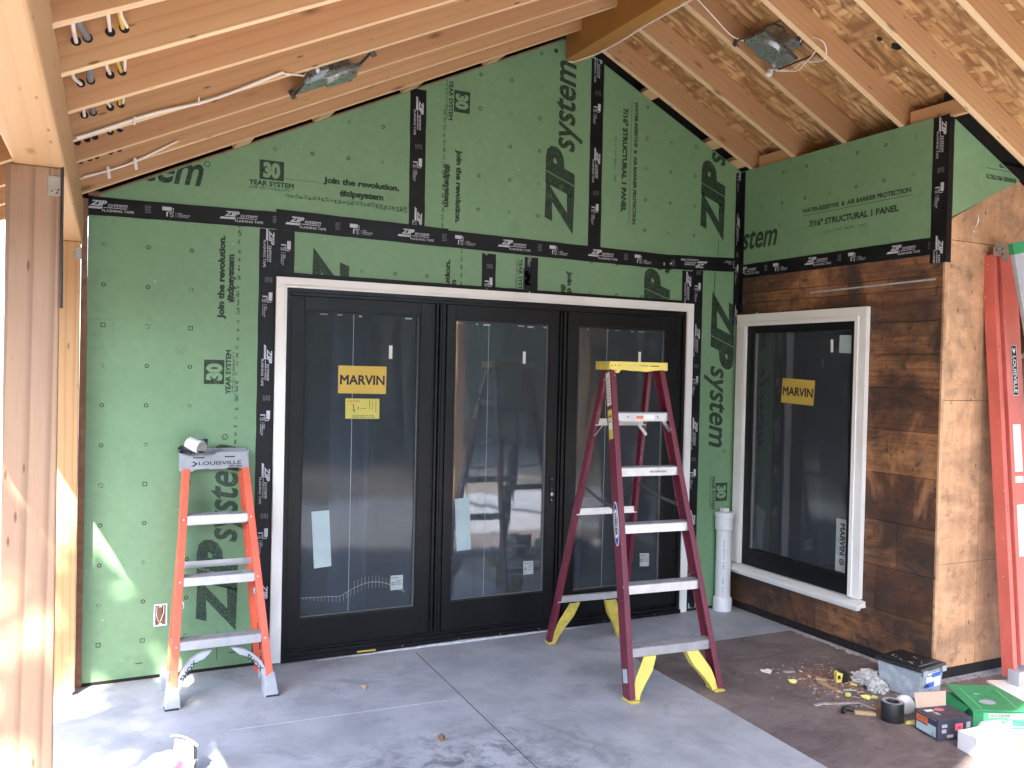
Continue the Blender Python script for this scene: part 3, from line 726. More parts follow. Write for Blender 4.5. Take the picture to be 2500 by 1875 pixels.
# ================================================================== outer gable wall facing the yard
ow = thing('gable_wall', (5.2, -1.66, 0), 'weathered orange brown board wall beside the outer corner, lit from the yard', 'wall')
mb = MB().mat('oldz'); random.seed(5)
cols = [(4.213, 4.53, .95), (4.534, 4.99, .62), (4.994, 5.6, .7), (5.604, 6.4, .6), (6.404, 7.8, .7)]
for x0, x1, tn in cols:
    zs = [.06, .64, 1.545, 2.424] if x0 < 4.6 else [.06, .632, 1.543, 2.424]
    for za, zb in zip(zs, zs[1:]):
        mb.ct = max(0, min(1, tn + random.uniform(-.12, .1))); o = random.uniform(0, .003)
        mb.box(x0, x1, -1.66 - .008 - o, -1.64, za + .0015, zb - .0015)
mb.build('board_cladding', ow)
mb = MB().mat('oldz'); mb.ct = .8
mb.prism([(4.213, 2.426), (7.8, 2.426), (7.8, 2.60), (5.2, MR(5.2) - .01), (4.78, MR(4.78) - .012), (4.213, 2.53)], (0, -1.672, 0), (1, 0, 0), (0, 0, 1), (0, .03, 0)).build('upper_board', ow)
po = MB().mat('zip').prism([(4.19, 2.53), (4.755, 2.79), (4.80, MR(4.80) - .004), (4.19, MR(4.19) - .004)], (0, -1.674, 0), (1, 0, 0), (0, 0, 1), (0, .012, 0)).build('sheathing_panel', ow)
p = P2().mat('ink'); p.text('STRUCTURAL 1 PANEL', 4.80 + .26, 2.90, .46, .034, 180, .045); p.text('BARRIER PROTECTION', 4.76, 2.815, .30, .023, 180, .045); p.rect(4.5, 2.848, 4.76, 2.851)
p.clip((-1, 0, -4.5), (.4816, 1, 5.126 - .015), (-.0, -1, -2.79), (-.4601, 1.0, .62 + .42)); printpart(p, 'panel_print', po, (0, -1.6748, 0), *AXES)
lay_tape(ow, (4.208, -1.674, 3.09), (4.208, -1.674, 2.30), .040, .02, .0016, print_=False)
mb = MB().mat('white').prism([(4.42, 2.50), (4.452, 2.545), (4.446, 2.585), (4.438, 2.54)], (0, -1.676, 0), (1, 0, 0), (0, 0, 1), (0, .002, 0))
mb.box(4.41, 4.418, -1.676, -1.674, 2.478, 2.492).build('torn_paper', ow)
MB().mat('felt').box(4.19, 7.9, -1.665, -1.645, 0, .062).box(4.24, 7.9, -1.64, -1.63, .06, 2.9).build('base_strip', ow)
mb = MB().mat('crumb'); random.seed(3)
def crumbs(mb, n, fx, r0, r1):
    for _ in range(n):
        x, y = fx(); r = random.uniform(r0, r1); a = random.uniform(0, 3.14); z = r * .5
        c, s = math.cos(a) * r, math.sin(a) * r
        mb.add([(x - c, y - s, 0.0032), (x + s, y - c, .0032), (x + c, y + s, .0032), (x - s, y + c, .0032), (x + random.uniform(-.3, .3) * r, y, .0032 + z)], [(0, 1, 4), (1, 2, 4), (2, 3, 4), (3, 0, 4), (3, 2, 1, 0)])
crumbs(mb, 170, lambda: (4.185 - abs(random.gauss(0, .022)), random.uniform(-1.64, -.66)), .004, .014)
crumbs(mb, 40, lambda: (random.uniform(4.2, 4.75), -1.69 - abs(random.gauss(0, .02))), .004, .012)
crumbs(mb, 60, lambda: (random.uniform(0, .95), -.012 - abs(random.gauss(0, .008))), .002, .006)
tag(mb.build('mortar_crumbs', origin=(4.1, -1, 0)), 'pale crumbs scattered along the foot of the old walls', 'rubble', kind='stuff')

# ================================================================== roof
def slope_obj(name, mb, side, y, parent=None):
    o = mb.build(name, None, world=False)
    if side == 'L': o.location = (0, y, 2.476); o.rotation_euler = (0, -AL, 0)
    else: o.location = (2.833, y, MR(2.833)); o.rotation_euler = (0, AR, 0)
    return o
D = .140; T = .038
def rafter_mb(s0, s1, tl):
    mb = MB().mat('rafter').prism([(s0, 0), (s1, 0), (s1 + D * tl, D), (s0 + D * tl, D)], (0, -T / 2, 0), (1, 0, 0), (0, 0, 1), (0, T, 0))
    mb.mat('rafteredge'); mb.mi[2] = mb.cur  # paler tone along the lower edge of every rafter
    return mb
cl, cr_ = math.cos(AL), math.cos(AR)
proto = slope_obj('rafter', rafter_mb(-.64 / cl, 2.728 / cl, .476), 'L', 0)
b = proto.modifiers.new('bevel', 'BEVEL'); b.width = .003; b.segments = 2
LY = [-.201, -.602, -1.003, -1.408, -1.832, -2.257, -2.664, -3.07, -3.48, -3.885, -4.29, -4.70, -5.10]
lab = ['lowest fir rafter on the left slope, next to the green wall', 'second left slope rafter from the green wall, a short cable strapped at its low end',
       'third fir rafter from the green wall on the left slope, just behind the light housing', 'fourth left slope rafter from the green wall, a long white cable along its edge',
       'fifth fir rafter from the green wall on the left slope, clean with two knots', 'sixth left slope rafter from the green wall, pierced by yellow and white cables',
       'left slope rafter with a jagged black scribble on its side', 'left slope rafter next after the scribbled one, nearer the viewer']
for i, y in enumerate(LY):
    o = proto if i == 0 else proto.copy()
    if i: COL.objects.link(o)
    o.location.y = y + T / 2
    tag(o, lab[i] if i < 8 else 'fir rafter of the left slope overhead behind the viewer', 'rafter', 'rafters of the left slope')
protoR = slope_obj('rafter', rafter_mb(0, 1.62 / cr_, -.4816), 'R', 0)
b = protoR.modifiers.new('bevel', 'BEVEL'); b.width = .003; b.segments = 2
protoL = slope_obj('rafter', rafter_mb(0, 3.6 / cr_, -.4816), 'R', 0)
b = protoL.modifiers.new('bevel', 'BEVEL'); b.width = .003; b.segments = 2
RYs = [-.121, -.525, -.956, -1.378, -1.80, -2.205, -2.61, -3.015, -3.42, -3.83, -4.23, -4.64, -5.05]
labR = ['fir rafter of the right slope closest to the green wall', 'second fir rafter from the green wall on the right slope', 'third right slope rafter, with the recessed light fixed beside it',
        'fourth right slope rafter, beside the two dark holes in the roof boards', 'bright sunlit rafter passing outside the taped outer corner', 'outermost bright rafter, parallel to the one passing the taped corner']
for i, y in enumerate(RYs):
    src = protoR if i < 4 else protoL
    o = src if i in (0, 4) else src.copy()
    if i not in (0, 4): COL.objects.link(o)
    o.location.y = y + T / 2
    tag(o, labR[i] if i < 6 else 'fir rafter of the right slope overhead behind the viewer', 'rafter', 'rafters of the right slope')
# scribble on the side of one rafter, a part of that rafter
sc_r = [o for o in COL.objects if o.name.startswith('rafter') and abs(o.location.y - (LY[6] + T / 2)) < 1e-4][0]
mb = MB().mat('printdark'); pts = [(.405 + .030 * i / 22 + (.006 if i % 2 else -.004) + .012 * math.sin(i * .4), .136 - .0058 * i) for i in range(23)]
for (a, b_), (c, d) in zip(pts, pts[1:]): mb.add([(a - .006, -T / 2 - .0006, b_), (a + .006, -T / 2 - .0006, b_), (c + .006, -T / 2 - .0006, d), (c - .006, -T / 2 - .0006, d)], [(0, 1, 2, 3)])
mo = mb.build('marker_scribble', None, world=False); mo.parent = sc_r
# roof boards
mb = MB().mat('osb').box(-.70 / cl, 2.80 / cl, -5.52, .32, D + .001, D + .013); o = slope_obj('roof_sheathing', mb, 'L', 0)
tag(o, 'strand board roof deck above the left rafters', 'roof')
mb = MB().mat('osb').box(-.12 / cr_, 3.62 / cr_, -5.52, .32, D + .001, D + .013)
o = slope_obj('roof_sheathing', mb, 'R', 0); tag(o, 'strand board roof deck showing between the right hand rafters', 'roof')
def blot(mb, s, y, rs, ry, n=11, sd=1):
    random.seed(sd); pts = [(s + rs * random.uniform(.8, 1.15) * math.cos(6.283 * k / n), y + ry * random.uniform(.8, 1.15) * math.sin(6.283 * k / n)) for k in range(n)]
    mb.add([(a, b_, D - .0008) for a, b_ in pts], [tuple(range(n))])
for args in ((1.06, -1.60, .030, .028, 11, 3), (.97, -1.56, .017, .016, 9, 5)):
    mb = MB().mat('blackdark'); blot(mb, *args); q = mb.build('deck_hole', None, world=False); q.parent = o
# eave board
MB().mat('header').hexa([(-.70, -5.35, ML(-.70) - .02), (-.68, -5.35, ML(-.70) - .02), (-.68, .3, ML(-.70) - .02), (-.70, .3, ML(-.70) - .02), (-.70, -5.35, ML(-.7) + .15), (-.68, -5.35, ML(-.7) + .15), (-.68, .3, ML(-.7) + .15), (-.70, .3, ML(-.7) + .15)])
ev = MB().mat('header').box(-.705, -.66, -5.35, .3, ML(-.68) - .005, ML(-.68) + .145).build('eave_board', origin=(-.68, -2.5, ML(-.68)))
tag(ev, 'long board along the low left edge of the roof', 'fascia')
# ridge beam, header, posts
rb = MB().mat('ridge').box(2.728, 2.833, -5.3, -.0035, 3.640, 3.93).build('ridge_beam', origin=(2.78, -2.65, 3.64), bevel=.004)
tag(rb, 'orange brown glued ridge beam at the peak of the roof', 'beam')
hb = MB().mat('header'); X0, X1 = -.022, -.022 - .0342 * 5.3
hb.hexa([(X1 - .14, -5.3, 2.24), (X1, -5.3, 2.24), (X0, -.005, 2.24), (X0 - .14, -.005, 2.24), (X1 - .14, -5.3, 2.45), (X1, -5.3, 2.45), (X0, -.005, 2.45), (X0 - .14, -.005, 2.45)])
hb = hb.build('header_beam', origin=(-.1, -2.6, 2.24), bevel=.009); tag(hb, 'heavy fir header beam along the left side resting on two posts', 'beam')
def post(x0, x1, y0, y1, z1, m, label, loc=None):
    o = thing('porch_post', ((x0 + x1) / 2, (y0 + y1) / 2, 0), label, 'post', 'porch posts')
    MB().mat(m).box(x0, x1, y0, y1, .02, z1).build('shaft', o, bevel=.005)
    MB().mat('galv').box(x0 + .01, x1 - .01, y0 + .01, y1 - .01, 0, .021).build('base_plate', o)
    return o
q1 = post(-.246, -.101, -1.93, -1.79, 2.24, 'post', 'big knotty fir post in the left foreground, sunlit at its foot')
q2 = post(-.172, -.032, -.125, -.024, 2.24, 'post2', 'pale post against the left end of the green wall')
mb = MB().mat('galv').box(-.134, -.099, -1.9325, -1.9305, 2.152, 2.212)
mb.mat('blackdark')
for a, b_ in ((-.126, 2.165), (-.108, 2.17), (-.112, 2.16)): mb.box(a, a + .004, -1.934, -1.9325, b_, b_ + .004)
mb.build('steel_plate', q1)
MB().mat('galv').box(-.062, -.030, -.1275, -.1255, 2.154, 2.209).build('steel_plate', q2)
post(4.14, 4.28, -5.17, -5.03, MR(4.2), 'post2', 'front post out of frame, mirrored in the middle door')
post(5.98, 6.12, -5.17, -5.03, MR(6.05), 'post2', 'front right post out of frame, mirrored in the right door')
rod = MB().mat('cableblack').tube([(-.092, -1.936, 2.445), (-.096, -1.936, 2.30), (-.096, -1.937, 2.05), (-.094, -1.936, 1.815)], .0045).build('threaded_rod', origin=(-.095, -1.936, 1.815))
tag(rod, 'thin dark rod running down the corner of the foreground post', 'rod')
# frieze blocks between rafters over the header, lookouts over the gable wall
def copies(name, mbfun, places, label, cat, group, rot=None):
    first = None
    for i, pz in enumerate(places):
        if first is None: first = mbfun().build(name, None, world=False); o = first
        else: o = first.copy(); COL.objects.link(o)
        o.location = pz
        if rot: o.rotation_euler = rot
        tag(o, label if isinstance(label, str) else label[i], cat, group)
ys = [(LY[i] + LY[i + 1] + T) / 2 for i in range(8)]
copies('frieze_block', lambda: MB().mat('block').box(-.019, .019, -.183, .183, 0, .14), [(-.022 + .0342 * y - .055, y, 2.452) for y in ys],
       ['frieze block over the header between left rafters %s' % t for t in ('one and two from the wall', 'two and three from the wall', 'three and four from the wall', 'four and five from the wall', 'five and six from the wall', 'six and seven from the wall', 'seven and eight at the picture top', 'beyond the picture top')], 'block', 'frieze blocks over the header')
copies('lookout_block', lambda: MB().mat('block').box(-.045, .045, -.085, .09, 0, .036), [(x, -.078, ML(x) + .003) for x in (.74, 1.17, 1.68, 2.20)],
       ['short pale lookout block over the left gable, lowest', 'short pale lookout block over the left gable, second up', 'lookout block beside the top of the left tape seam', 'lookout block highest on the left gable edge'], 'block', 'lookout blocks along the gable edge', (0, -AL, 0))
copies('lookout_block', lambda: MB().mat('block').box(-.045, .045, -.04, .09, 0, .036), [(x, -.043, MR(x) + .003) for x in (3.36, 3.90, 4.12)],
       ['lookout block on the right gable edge nearest the peak', 'lookout block on the right gable edge, middle', 'lookout block at the inner corner of the two green walls'], 'block', 'lookout blocks along the gable edge', (0, AR, 0))
copies('eave_block', lambda: MB().mat('rafter').box(-.019, .019, -.18, .18, 0, .085), [(4.225, -1.585, 3.096), (4.225, -.34, 3.10)],
       ['bright block above the taped outer corner', 'shaded block above the right green panel'], 'block', 'blocks on top of the return wall')
bp = MB().mat('rafter').box(-.06, .06, -1.5, -1.4, 0, .03)
tb = MB().mat('rafter').box(4.86, 5.9, -1.79, -1.70, MR(4.95) - .075, MR(4.95) - .035).build('blocking_board', origin=(5.3, -1.75, 2.7)); tag(tb, 'bright board under the rafter at the right picture edge', 'board')
tb = MB().mat('felt').prism([(4.23, 3.0), (4.23, MR(4.23) + .15), (6.2, MR(6.2) + .15), (6.2, MR(6.2) - .1), (5.2, MR(5.2) - .03), (4.6, MR(4.6) - .02)], (0, -1.62, 0), (1, 0, 0), (0, 0, 1), (0, .02, 0)).build('dark_void_sheet', ow)  # black sheet added to stand for the shaded gap above the outer boards

# ================================================================== patio doors
pdr = thing('patio_door', (2.36, 0, 0), 'black framed three panel glass patio doors in a white surround', 'patio door')
mb = MB().mat('trim')
for x0, x1, xi in ((.934, .991, 1), (3.722, 3.779, 0)):
    mb.box(x0, x1, -.030, -.0045, .006, 2.086); mb.box(x1 - .014 if xi else x0, x1 if xi else x0 + .014, -.036, -.030, .006, 2.086)
mb.box(.934, 3.779, -.0302, -.0045, 2.0865, 2.143); mb.box(.977, 3.736, -.036, -.0302, 2.0865, 2.100)
mb.build('door_trim', pdr, bevel=.002)
mb = MB().mat('black')
mb.box(.9915, 1.012, -.022, .10, .0, 2.0862); mb.box(1.012, 1.022, -.008, .10, .0, 2.075)
mb.box(3.700, 3.7215, -.022, .10, 0, 2.0862); mb.box(3.668, 3.700, -.006, .10, 0, 2.07)
mb.box(1.012, 3.70, -.022, .10, 2.064, 2.0862); mb.box(1.022, 3.70, -.012, .10, 2.046, 2.064)
for (a, b) in ((1.868, 1.956), (2.727, 2.797)):
    w = b - a
    mb.box(a, b, .012, .10, .03, 2.046); mb.box(a + w * .20, a + w * .36, -.004, .012, .03, 2.046); mb.box(a + w * .44, a + w * .56, -.016, .012, .03, 2.05); mb.box(a + w * .64, a + w * .80, -.004, .012, .03, 2.046)
mb.build('door_frame', pdr, bevel=.0015)
mb = MB().mat('black').box(.9925, 3.7205, -.040, .10, .006, .030); mb.box(.9925, 3.7205, -.024, .10, .030, .052); mb.box(1.0, 3.715, -.006, .10, .052, .066)
mb.mat('galv')
for x in (1.52, 1.70, 2.06, 2.34, 2.61, 3.1, 3.5): mb.lathe([(.0045, 0), (.0035, .002), (0, .0022)], (x, -.0405, .019), (0, -1, 0), 8)
mb.mat('ylabel').box(1.425, 1.535, -.0412, -.0401, .012, .022)
mb.build('door_sill', pdr, bevel=.001)
mb = MB().mat('seal'); random.seed(11); x = 1.22
while x < 3.0:
    a = max(.15, 1 - abs(x - 2.1) / 1.0); L = random.uniform(.03, .07)
    mb.obox((x, -.047 - random.uniform(0, .004), .005 * a), (L / 2 + .006, random.uniform(-.002, .002), 0), (0, .010 * a + .002, 0), (0, 0, .0065 * a)); x += L
mb.build('sealant_strip', pdr, bevel=.003)

def door_panel(x0, x1, gx0, gx1, gz0, gz1, z0=.067, z1=2.045, gm='glass'):
    mb = MB().mat('black'); y0, y1 = -.002, .05
    mb.box(x0, gx0, y0, y1, z0, z1); mb.box(gx1, x1, y0, y1, z0, z1); mb.box(gx0, gx1, y0 + .0003, y1, z0, gz0); mb.box(gx0, gx1, y0 + .0003, y1, gz1, z1)
    p = mb.build('door_panel', pdr, bevel=.002)
    mb = MB().mat('blackdark'); t = .007; ya, yb = .006, .03
    mb.box(gx0, gx0 + t, ya, yb, gz0, gz1); mb.box(gx1 - t, gx1, ya, yb, gz0, gz1); mb.box(gx0 + t, gx1 - t, ya, yb, gz0, gz0 + t); mb.box(gx0 + t, gx1 - t, ya, yb, gz1 - t, gz1)
    mb.mat('cablegrey').box(gx1 - t - .003, gx1 - t, ya + .004, yb, gz0 + t, gz1 - t); mb.box(gx0 + t, gx1 - t, ya + .004, yb, gz0 + t, gz0 + t + .003)
    mb.build('gasket', p)
    MB().mat(gm).box(gx0 + .004, gx1 - .004, .026, .032, gz0 + .004, gz1 - .004).build('glass_pane', p)
    return p
d1 = door_panel(1.022, 1.868, 1.095, 1.786, .228, 1.970)
d2 = door_panel(1.956, 2.727, 2.012, 2.662, .240, 1.957, gm='glass_mid')
d3 = door_panel(2.797, 3.668, 2.877, 3.566, .222, 1.955)
mb = MB().mat('black').box(2.658 + .028, 2.712, -.007, -.002, .80, .985); mb.mat('galv').lathe([(.012, 0), (.012, .006), (.008, .007), (0, .007)], (2.70, -.007, .868), (0, -1, 0), 14)
for z in (.83, .90, .965): mb.lathe([(.004, 0), (.003, .003), (0, .003)], (2.699, -.007, z), (0, -1, 0), 8)
mb.build('lock', d2)
YG = .0255
def sticker(parent, quad, mat, name='sticker', prints=None, y=YG, plane='Y'):
    P = [Vector((u, y, v)) if plane == 'Y' else Vector((4.2065, u, v)) for u, v in quad]; n = Vector((0, -.0006, 0)) if plane == 'Y' else Vector((-.0006, 0, 0))
    mb = MB().mat(mat); mb.add(P + [p + n for p in P], [(3, 2, 1, 0), (4, 5, 6, 7), (0, 1, 5, 4), (1, 2, 6, 5), (2, 3, 7, 6), (3, 0, 4, 7)])
    if prints:  # quad given tl,tr,br,bl ; prints drawn in 0..w,0..h
        a = (P[1] - P[0]); b = (P[0] - P[3]); w, h = a.length, b.length; pp = P2(); prints(pp, w, h); pp.lay(mb, P[3] + n * 1.7, a.normalized(), b.normalized())
    return mb.build(name, parent)
def marv(p, w, h): p.mat('printdark').text('MARVIN', w / 2, h * .33, w * .93, h * .33, 0, .03, 0, anchor='c')
def caution(p, w, h):
    p.mat('printred').text('CAUTION:', w * .06, h * .82, w * .36, h * .10, 0, .02)
    p.mat('printdark')
    for (u, v, x, y) in ((.16, .70, .24, .72), (.22, .42, .24, .72), (.22, .42, .38, .46), (.36, .46, .38, .60), (.26, .60, .38, .60), (.42, .5, .58, .515), (.70, .50, .715, .92), (.70, .90, .90, .84), (.885, .34, .90, .86), (.79, .46, .80, .88), (.70, .50, .79, .46), (.86, .36, .9, .40)):
        p.poly([(w * u, h * v), (w * x, h * v), (w * x, h * y), (w * u, h * y)] if abs(u - x) < .03 or abs(v - y) < .03 else [(w * u, h * v), (w * u + .003, h * v), (w * x + .003, h * y), (w * x, h * y)])
    p.ring(w * .25, h * .40, .007, .003, 10); p.poly([(w * .56, h * .47), (w * .60, h * .508), (w * .56, h * .545)])
    p.text('USE CAUTION WHEN MOVING THIS UNIT', w * .20, h * .12, w * .64, h * .05, 0, .02); p.text('SUPPORT PANELS AT ALL TIMES', w * .20, h * .04, w * .66, h * .05, 0, .02)
def lab(p, w, h):
    p.mat('printdark').ring(w * .2, h * .45, w * .13, w * .05, 10)
    p.mat('windowgrey').rect(w * .42, h * .62, w * .9, h * .68); p.rect(w * .42, h * .5, w * .8, h * .55); p.rect(w * .42, h * .36, w * .88, h * .42); p.rect(w * .08, h * .8, w * .7, h * .87)
sticker(d1, [(1.302, 1.662), (1.589, 1.661), (1.588, 1.500), (1.302, 1.503)], 'ylabel', prints=marv)
sticker(d1, [(1.346, 1.473), (1.550, 1.472), (1.551, 1.355), (1.348, 1.357)], 'ylabel2', prints=caution)
sticker(d1, [(1.602, 1.786), (1.623, 1.786), (1.623, 1.708), (1.602, 1.708)], 'white')
sticker(d1, [(1.162, .829), (1.264, .833), (1.283, .511), (1.183, .504)], 'paper', 'film_patch')
sticker(d1, [(1.640, .425), (1.717, .424), (1.718, .339), (1.641, .337)], 'greylabel', prints=lab)
sticker(d2, [(2.486, 1.776), (2.506, 1.776), (2.506, 1.700), (2.486, 1.700)], 'white')
sticker(d2, [(2.041, .862), (2.140, .868), (2.155, .546), (2.061, .540)], 'paper', 'film_patch')
sticker(d2, [(2.521, .444), (2.594, .441), (2.596, .357), (2.524, .355)], 'greylabel', prints=lab)
sticker(d3, [(3.363, 1.80), (3.384, 1.80), (3.384, 1.728), (3.363, 1.728)], 'white')
sticker(d3, [(3.414, .430), (3.491, .425), (3.492, .336), (3.417, .340)], 'greylabel', prints=lab)
# fold line and peeling edge of the protective film on each pane
for d, x, z0, z1, e0, e1 in ((d1, 1.385, .24, 1.955, 1.11, 1.77), (d2, 2.245, .25, 1.94, 2.02, 2.65), (d3, 3.11, .23, 1.94, 2.885, 3.55)):
    mb = MB().mat('paper').box(x, x + .0022, YG - .0006, YG, z0, z1); random.seed(int(x * 10)); u = e0
    while u < e1:
        w = random.uniform(.004, .05)
        if random.random() < .6: mb.box(u, u + w, YG - .0014, YG - .0004, z1 - random.uniform(.004, .012), z1 - .002)
        u += w + random.uniform(.01, .09)
    mb.build('film_edge', d)
# wavy crease in the film near the foot of the left pane
mb = MB().mat('greylabel'); pts = []
for i in range(60):
    t = i / 59; x = 1.10 + .63 * t; z = .345 - .03 * t + .075 * max(0, math.sin((t - .38) / .62 * 3.05)) * (t > .38); pts.append((x, z))
for i, ((a, b), (c, d)) in enumerate(zip(pts, pts[1:])):
    mb.add([(a, YG - .0006, b - .0028), (c, YG - .0006, d - .0028), (c, YG - .0018, d), (a, YG - .0018, b)], [(0, 1, 2, 3)])
    if i % 2 == 0: L = .010 + .030 * max(0, math.sin(i / 59 * 3.1)); mb.box(a, a + .0012, YG - .0012, YG - .0005, b - L, b + L * (i > 28))
mb.build('film_crease', d1)
# hanging sheeting inside, seen dimly through the glass
def drape(x0, x1, y, z1, n, seed, label):
    random.seed(seed); mb = MB(); k = int((x1 - x0) / .025); vs = []
    for i in range(k + 1):
        x = x0 + (x1 - x0) * i / k; yy = y + .03 * math.sin(i * .9) + .02 * math.sin(i * .37 + seed); vs += [(x, yy, .005), (x, yy, z1), (x, yy + .003, .005), (x, yy + .003, z1)]
    fs = []
    for i in range(k): o = 4 * i; fs += [(o, o + 4, o + 5, o + 1), (o + 3, o + 7, o + 6, o + 2), (o + 1, o + 5, o + 7, o + 3), (o + 2, o + 6, o + 4, o)]
    mb.mat('drape').add(vs, fs); return tag(mb.build('hanging_sheet', origin=(x0, y, 0), smooth=True), label, 'sheet')
drape(1.40, 1.66, .55, 2.4, 1, 3, 'blue grey sheet hanging inside behind the left glass door')
drape(2.25, 2.60, .60, 2.4, 1, 5, 'blue grey sheet hanging inside behind the middle glass door')
drape(3.10, 3.35, .70, 2.4, 1, 8, 'blue grey sheet hanging inside behind the right glass door')

# ================================================================== window on the return wall
wd = thing('window', (4.19, -.60, .29), 'tall black framed window with white trim set in the plank wall', 'window')
mb = MB().mat('trim'); Xf, Xb = 4.158, 4.189
mb.box(Xf, Xb, -.100, -.030, .334, 2.015); mb.box(Xf, Xb, -1.178, -1.108, .334, 2.015); mb.box(Xf - .0003, Xb, -1.178, -.030, 2.0155, 2.084)
mb.box(Xf - .006, Xf - .0004, -.118, -.086, .334, 2.0); mb.box(Xf - .006, Xf - .0004, -1.120, -1.092, .334, 2.0); mb.box(Xf - .006, Xf - .0008, -1.120, -.086, 2.0005, 2.030)
mb.box(Xf + .004, 4.215, -.118, -.1005, .334, 2.02); mb.box(Xf + .004, 4.215, -1.1075, -1.095, .334, 2.02); mb.box(Xf + .004, 4.215, -1.095, -.118, 2.004, 2.015)
mb.build('trim', wd, bevel=.002)
mb = MB().mat('trim'); mb.hexa([(4.118, -1.20, .286), (4.215, -1.20, .286), (4.215, -.012, .286), (4.118, -.012, .286), (4.118, -1.20, .306), (4.215, -1.20, .332), (4.215, -.012, .332), (4.118, -.012, .306)])
mb.box(4.150, 4.187, -1.17, -.04, .262, .2855); mb.build('sill', wd, bevel=.003)
mb = MB().mat('black'); xa, xb = 4.180, 4.215
mb.box(xa, xb, -.184, -.1185, .333, 2.0035); mb.box(xa, xb, -1.0945, -1.046, .333, 2.0035); mb.box(xa + .0003, xb, -1.046, -.184, .333, .452); mb.box(xa + .0003, xb, -1.046, -.184, 1.953, 2.0035)
mb.mat('cablegrey').box(xa + .012, xb, -.198, -.184, .452, 1.953)
sash = mb.build('sash', wd, bevel=.002)
MB().mat('glass_clear').box(4.207, 4.212, -1.045, -.185, .453, 1.952).build('glass_pane', sash)
SX = 'X'
sticker(sash, [(-.447, 1.646), (-.736, 1.634), (-.726, 1.471), (-.437, 1.482)], 'ylabel', prints=marv, plane=SX)
sticker(sash, [(-.930, 1.921), (-1.037, 1.917), (-1.036, 1.806), (-.928, 1.811)], 'paper', plane=SX)
sticker(sash, [(-.857, 1.895), (-.878, 1.895), (-.881, 1.815), (-.860, 1.815)], 'white', plane=SX)
def marv2(p, w, h):
    p.mat('printdark'); vs = P2(); p.text('MARVIN', w * .36, h * .92, h * .60, w * .40, -90, .035); p.ring(w * .52, h * .19, w * .24, w * .08, 6); p.ring(w * .52, h * .19, w * .12, w * .07, 6)
sticker(sash, [(-.945, .782), (-1.038, .783), (-1.038, .455), (-.945, .457)], 'greylabel', prints=marv2, plane=SX)
# screw eye and stub on the planks above
mb = MB().mat('whiteplastic').lathe([(.0, 0), (.016, .002), (.02, .009), (.014, .016), (0, .018)], (4.185, -.215, 2.075), (-1, 0, 0), 12); mb.tube([(4.172, -.215, 2.07), (4.170, -.222, 2.03)], .0035, 6)
mb.mat('darksteel').tube([(4.186, -.155, 2.095), (4.184, -.30, 2.098)], .004, 6)
tag(mb.build('wall_anchor', origin=(4.19, -.21, 2.07)), 'small white plug in the planks above the window corner', 'anchor')
# outlet box on the green panel
eb = thing('outlet_box', (.369, 0, .33), 'white rimmed electrical box let into the green panel behind the short ladder', 'outlet box')
mb = MB().mat('white'); fr = P2(); 
for a in ((.336, .344, .272, .389), (.395, .403, .272, .389), (.344, .395, .272, .280), (.344, .395, .381, .389)): mb.box(a[0], a[1], -.006, -.0005, a[2], a[3])
mb.box(.362, .376, -.0058, -.0008, .280, .290); mb.box(.362, .376, -.0058, -.0008, .371, .381); mb.build('rim', eb, bevel=.002)
MB().mat('brown').box(.344, .395, -.0012, -.0006, .280, .381).build('box_back', eb)
mb = MB().mat('cablewhite'); mb.tube([(.352, -.002, .375), (.350, -.004, .33), (.360, -.005, .296), (.372, -.004, .300)], .0022, 6); mb.tube([(.385, -.002, .378), (.384, -.005, .34), (.370, -.005, .30)], .003, 6); mb.mat('cableblack').tube([(.376, -.002, .376), (.38, -.004, .33), (.366, -.003, .31)], .002, 6); mb.build('wires', eb)

# ================================================================== ladders
def rail_frame(p0, p1, wd, fd):
    p0 = Vector(p0); p1 = Vector(p1); d = (p1 - p0).normalized(); n = -Vector(fd).normalized(); w = n.cross(d).normalized(); return p0, p1, d, w, n
def rail_plate(mb, p0, p1, wd, fd, z0, z1, w, off=.0012, cw=0.0):
    p0, p1, d, ww, n = rail_frame(p0, p1, wd, fd); a = p0 + (p1 - p0) * ((z0 - p0.z) / (p1.z - p0.z)); b = p0 + (p1 - p0) * ((z1 - p0.z) / (p1.z - p0.z))
    c = (a + b) / 2 + ww * cw; return mb.obox(c + n * off * .5, d * ((b - a).length / 2), ww * (w / 2), n * (off * .5))
